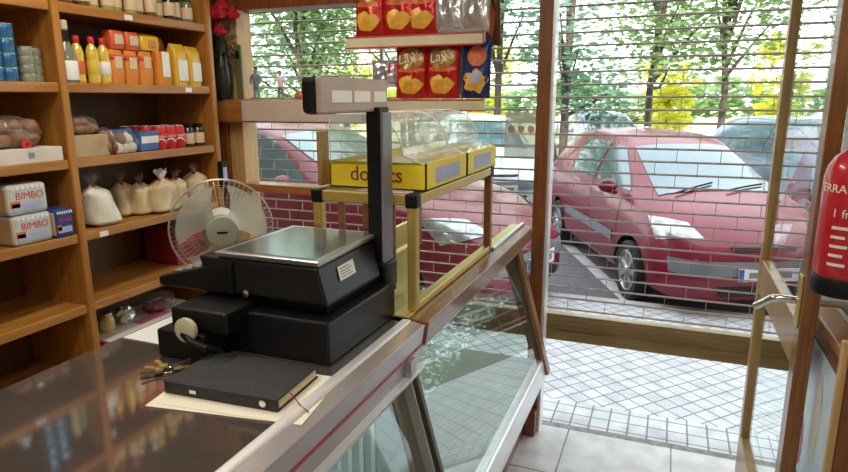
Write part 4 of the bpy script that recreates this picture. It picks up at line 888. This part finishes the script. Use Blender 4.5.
car('parked_car', 'white car parked behind the left red car', (-2.55, 9.3, .44), 'carwhite', s=.92, detail=False)
car('parked_car', 'slate blue car parked behind on the far right', (2.35, 9.3, .44), 'carblue', s=.92, detail=False)
for k, (x, y, m, lb) in enumerate(((-1.2, 14.6, 'carlight', 'light blue car in the far row left of the red roof'), (4.6, 15.0, 'carwhite', 'white car in the far row behind the door glass'), (-9.0, 14.6, 'carblue', 'dark blue car in the far row behind the window'), (-5.2, 14.8, 'carwhite', 'white car in the far row behind the crisp rack'))):
    car('parked_car', lb, (x, y, .40), m, s=.95, detail=False)
# ================================================================ TREES
def tree(label, X, Y, h, cr_, leaf, seed, n=3000, low=2.0, lsz=.105, name='street_tree', trunk=.10, group='trees across the road'):
    rnd = random.Random(seed); t = thing(name, label, 'tree', (X, Y, 0), 0, group)
    if low > .6:
        pts = [(0, 0, -.05), (rnd.uniform(-.1, .1), 0, h * .25), (rnd.uniform(-.2, .2), rnd.uniform(-.2, .2), h * .55), (rnd.uniform(-.3, .3), 0, h * .85)]
        MB().tube(pts, [trunk, trunk * .8, trunk * .55, .03], 10).build('trunk', 'bark', t, smooth=60)
    else: MB().tube([(0, 0, -.1), (.02, 0, h * .35), (0, .03, h * .7)], [.06, .04, .02], 8).build('stem', 'bark', t, smooth=60)
    centres = []
    for k in range(10):
        a = rnd.random() * 6.28; r = cr_ * rnd.uniform(.25, .85); z = rnd.uniform(low, h)
        p = (math.cos(a) * r, math.sin(a) * r, z)
        if low > .6: MB().tube([(0, 0, max(low * .8, z * .55)), (p[0] * .5, p[1] * .5, z * .8), p], [.05, .035, .012], 6).build('branch', 'bark', t)
        centres.append((p, rnd.uniform(.35, .6) * cr_))
    for k in range(10): centres.append(((rnd.uniform(-.5, .5) * cr_, rnd.uniform(-.5, .5) * cr_, rnd.uniform(low, h)), rnd.uniform(.3, .5) * cr_))
    b = MB()
    for k in range(n):
        c, r = rnd.choice(centres); d = Vector((rnd.gauss(0, 1), rnd.gauss(0, 1), rnd.gauss(0, .8))).normalized() * r * rnd.random() ** .4
        q = Matrix.Translation(Vector(c) + d) @ Matrix.Rotation(rnd.random() * 6.28, 4, 'Z') @ Matrix.Rotation(rnd.uniform(-1.3, 1.3), 4, 'X'); s = lsz * rnd.uniform(.6, 1.3)
        vs = [(-s, 0, 0), (-.3 * s, .5 * s, .08 * s), (s, 0, 0), (-.3 * s, -.5 * s, .08 * s)]
        if (c[2] + d.z) < low * .85 and low > .6: continue
        b.add([q @ Vector(v) for v in vs], [(0, 1, 2, 3)])
    b.build('foliage', leaf, t)
TR = [('green tree seen behind the shop scales display', -8.3, 13.2, 6.0, 1.8, 'leaf_green', 1.8), ('green tree straight above the left red car', -5.6, 13.5, 7.0, 2.2, 'leaf_green', 2.5), ('blue green tree seen at the left of the window', -9.6, 15.5, 7.5, 2.3, 'leaf_blue', 2.0),
      ('yellow green tree seen behind the ledge figurines', -7.6, 17.5, 6.0, 2.0, 'leaf_yellow', 1.4), ('blue green tree behind the crisp rack', -4.0, 15.0, 8.0, 2.3, 'leaf_blue', 2.2),
      ('green tree just left of the door post', -2.3, 14.5, 8.0, 1.7, 'leaf_blue', 1.5), ('green tree with thin trunk right of the door post', -.55, 16.5, 7.5, 2.2, 'leaf_green', 2.3),
      ('green tree with leaning dark trunk above the red car', 1.1, 17.2, 7.0, 1.9, 'leaf_green', 2.6), ('dense green tree in the middle of the doorway view', 3.6, 16.8, 7.5, 2.2, 'leaf_green', 2.9),
      ('tall green tree on the right of the doorway view', 5.9, 18.0, 7.5, 2.3, 'leaf_green', 2.7), ('green tree at the far right behind the door glass', 4.9, 13.6, 7.0, 1.5, 'leaf_blue', 2.5)]
for i, (lb, X, Y, h, c_, lf, low) in enumerate(TR): tree(lb, X, Y, h, c_, lf, 30 + i, low=low)
for i, (lb, X, Y, h, c_) in enumerate((('tall yellow bush behind the red car roof', 2.75, 19.5, 3.1, .9), ('yellow bush right of the door post', -.2, 20, 3.0, .9), ('low yellow bush beyond the figurines', -10.8, 20, 2.5, 1.4), ('yellow bush behind the crisp rack', -5.8, 20.5, 3.4, 1.1), ('small yellow bush at the right of the door', 6.6, 21.5, 2.0, .9))):
    tree(lb, X, Y, h, c_, 'leaf_yellow', 60 + i, n=1300, low=.4, lsz=.12, name='yellow_bush', group='yellow bushes in the park')
hd_ = MB(); rnd = random.Random(3)
for k in range(9000):
    x = rnd.uniform(-40, 36); y = 42 + rnd.uniform(-1.5, 1.5); z = rnd.uniform(0, 2.4) + math.sin(x * .7) * .5; s = .35
    q = Matrix.Translation((x, y, max(.1, z))) @ Matrix.Rotation(rnd.random() * 6.28, 4, 'Z') @ Matrix.Rotation(rnd.uniform(-1.3, 1.3), 4, 'X')
    hd_.add([q @ Vector(v) for v in ((-s, 0, 0), (0, .5 * s, 0), (s, 0, 0), (0, -.5 * s, 0))], [(0, 1, 2, 3)])
tag(hd_.build('far_hedge', 'leaf_green'), 'pale hedge line along the far edge of the park', 'hedge', kind='stuff')
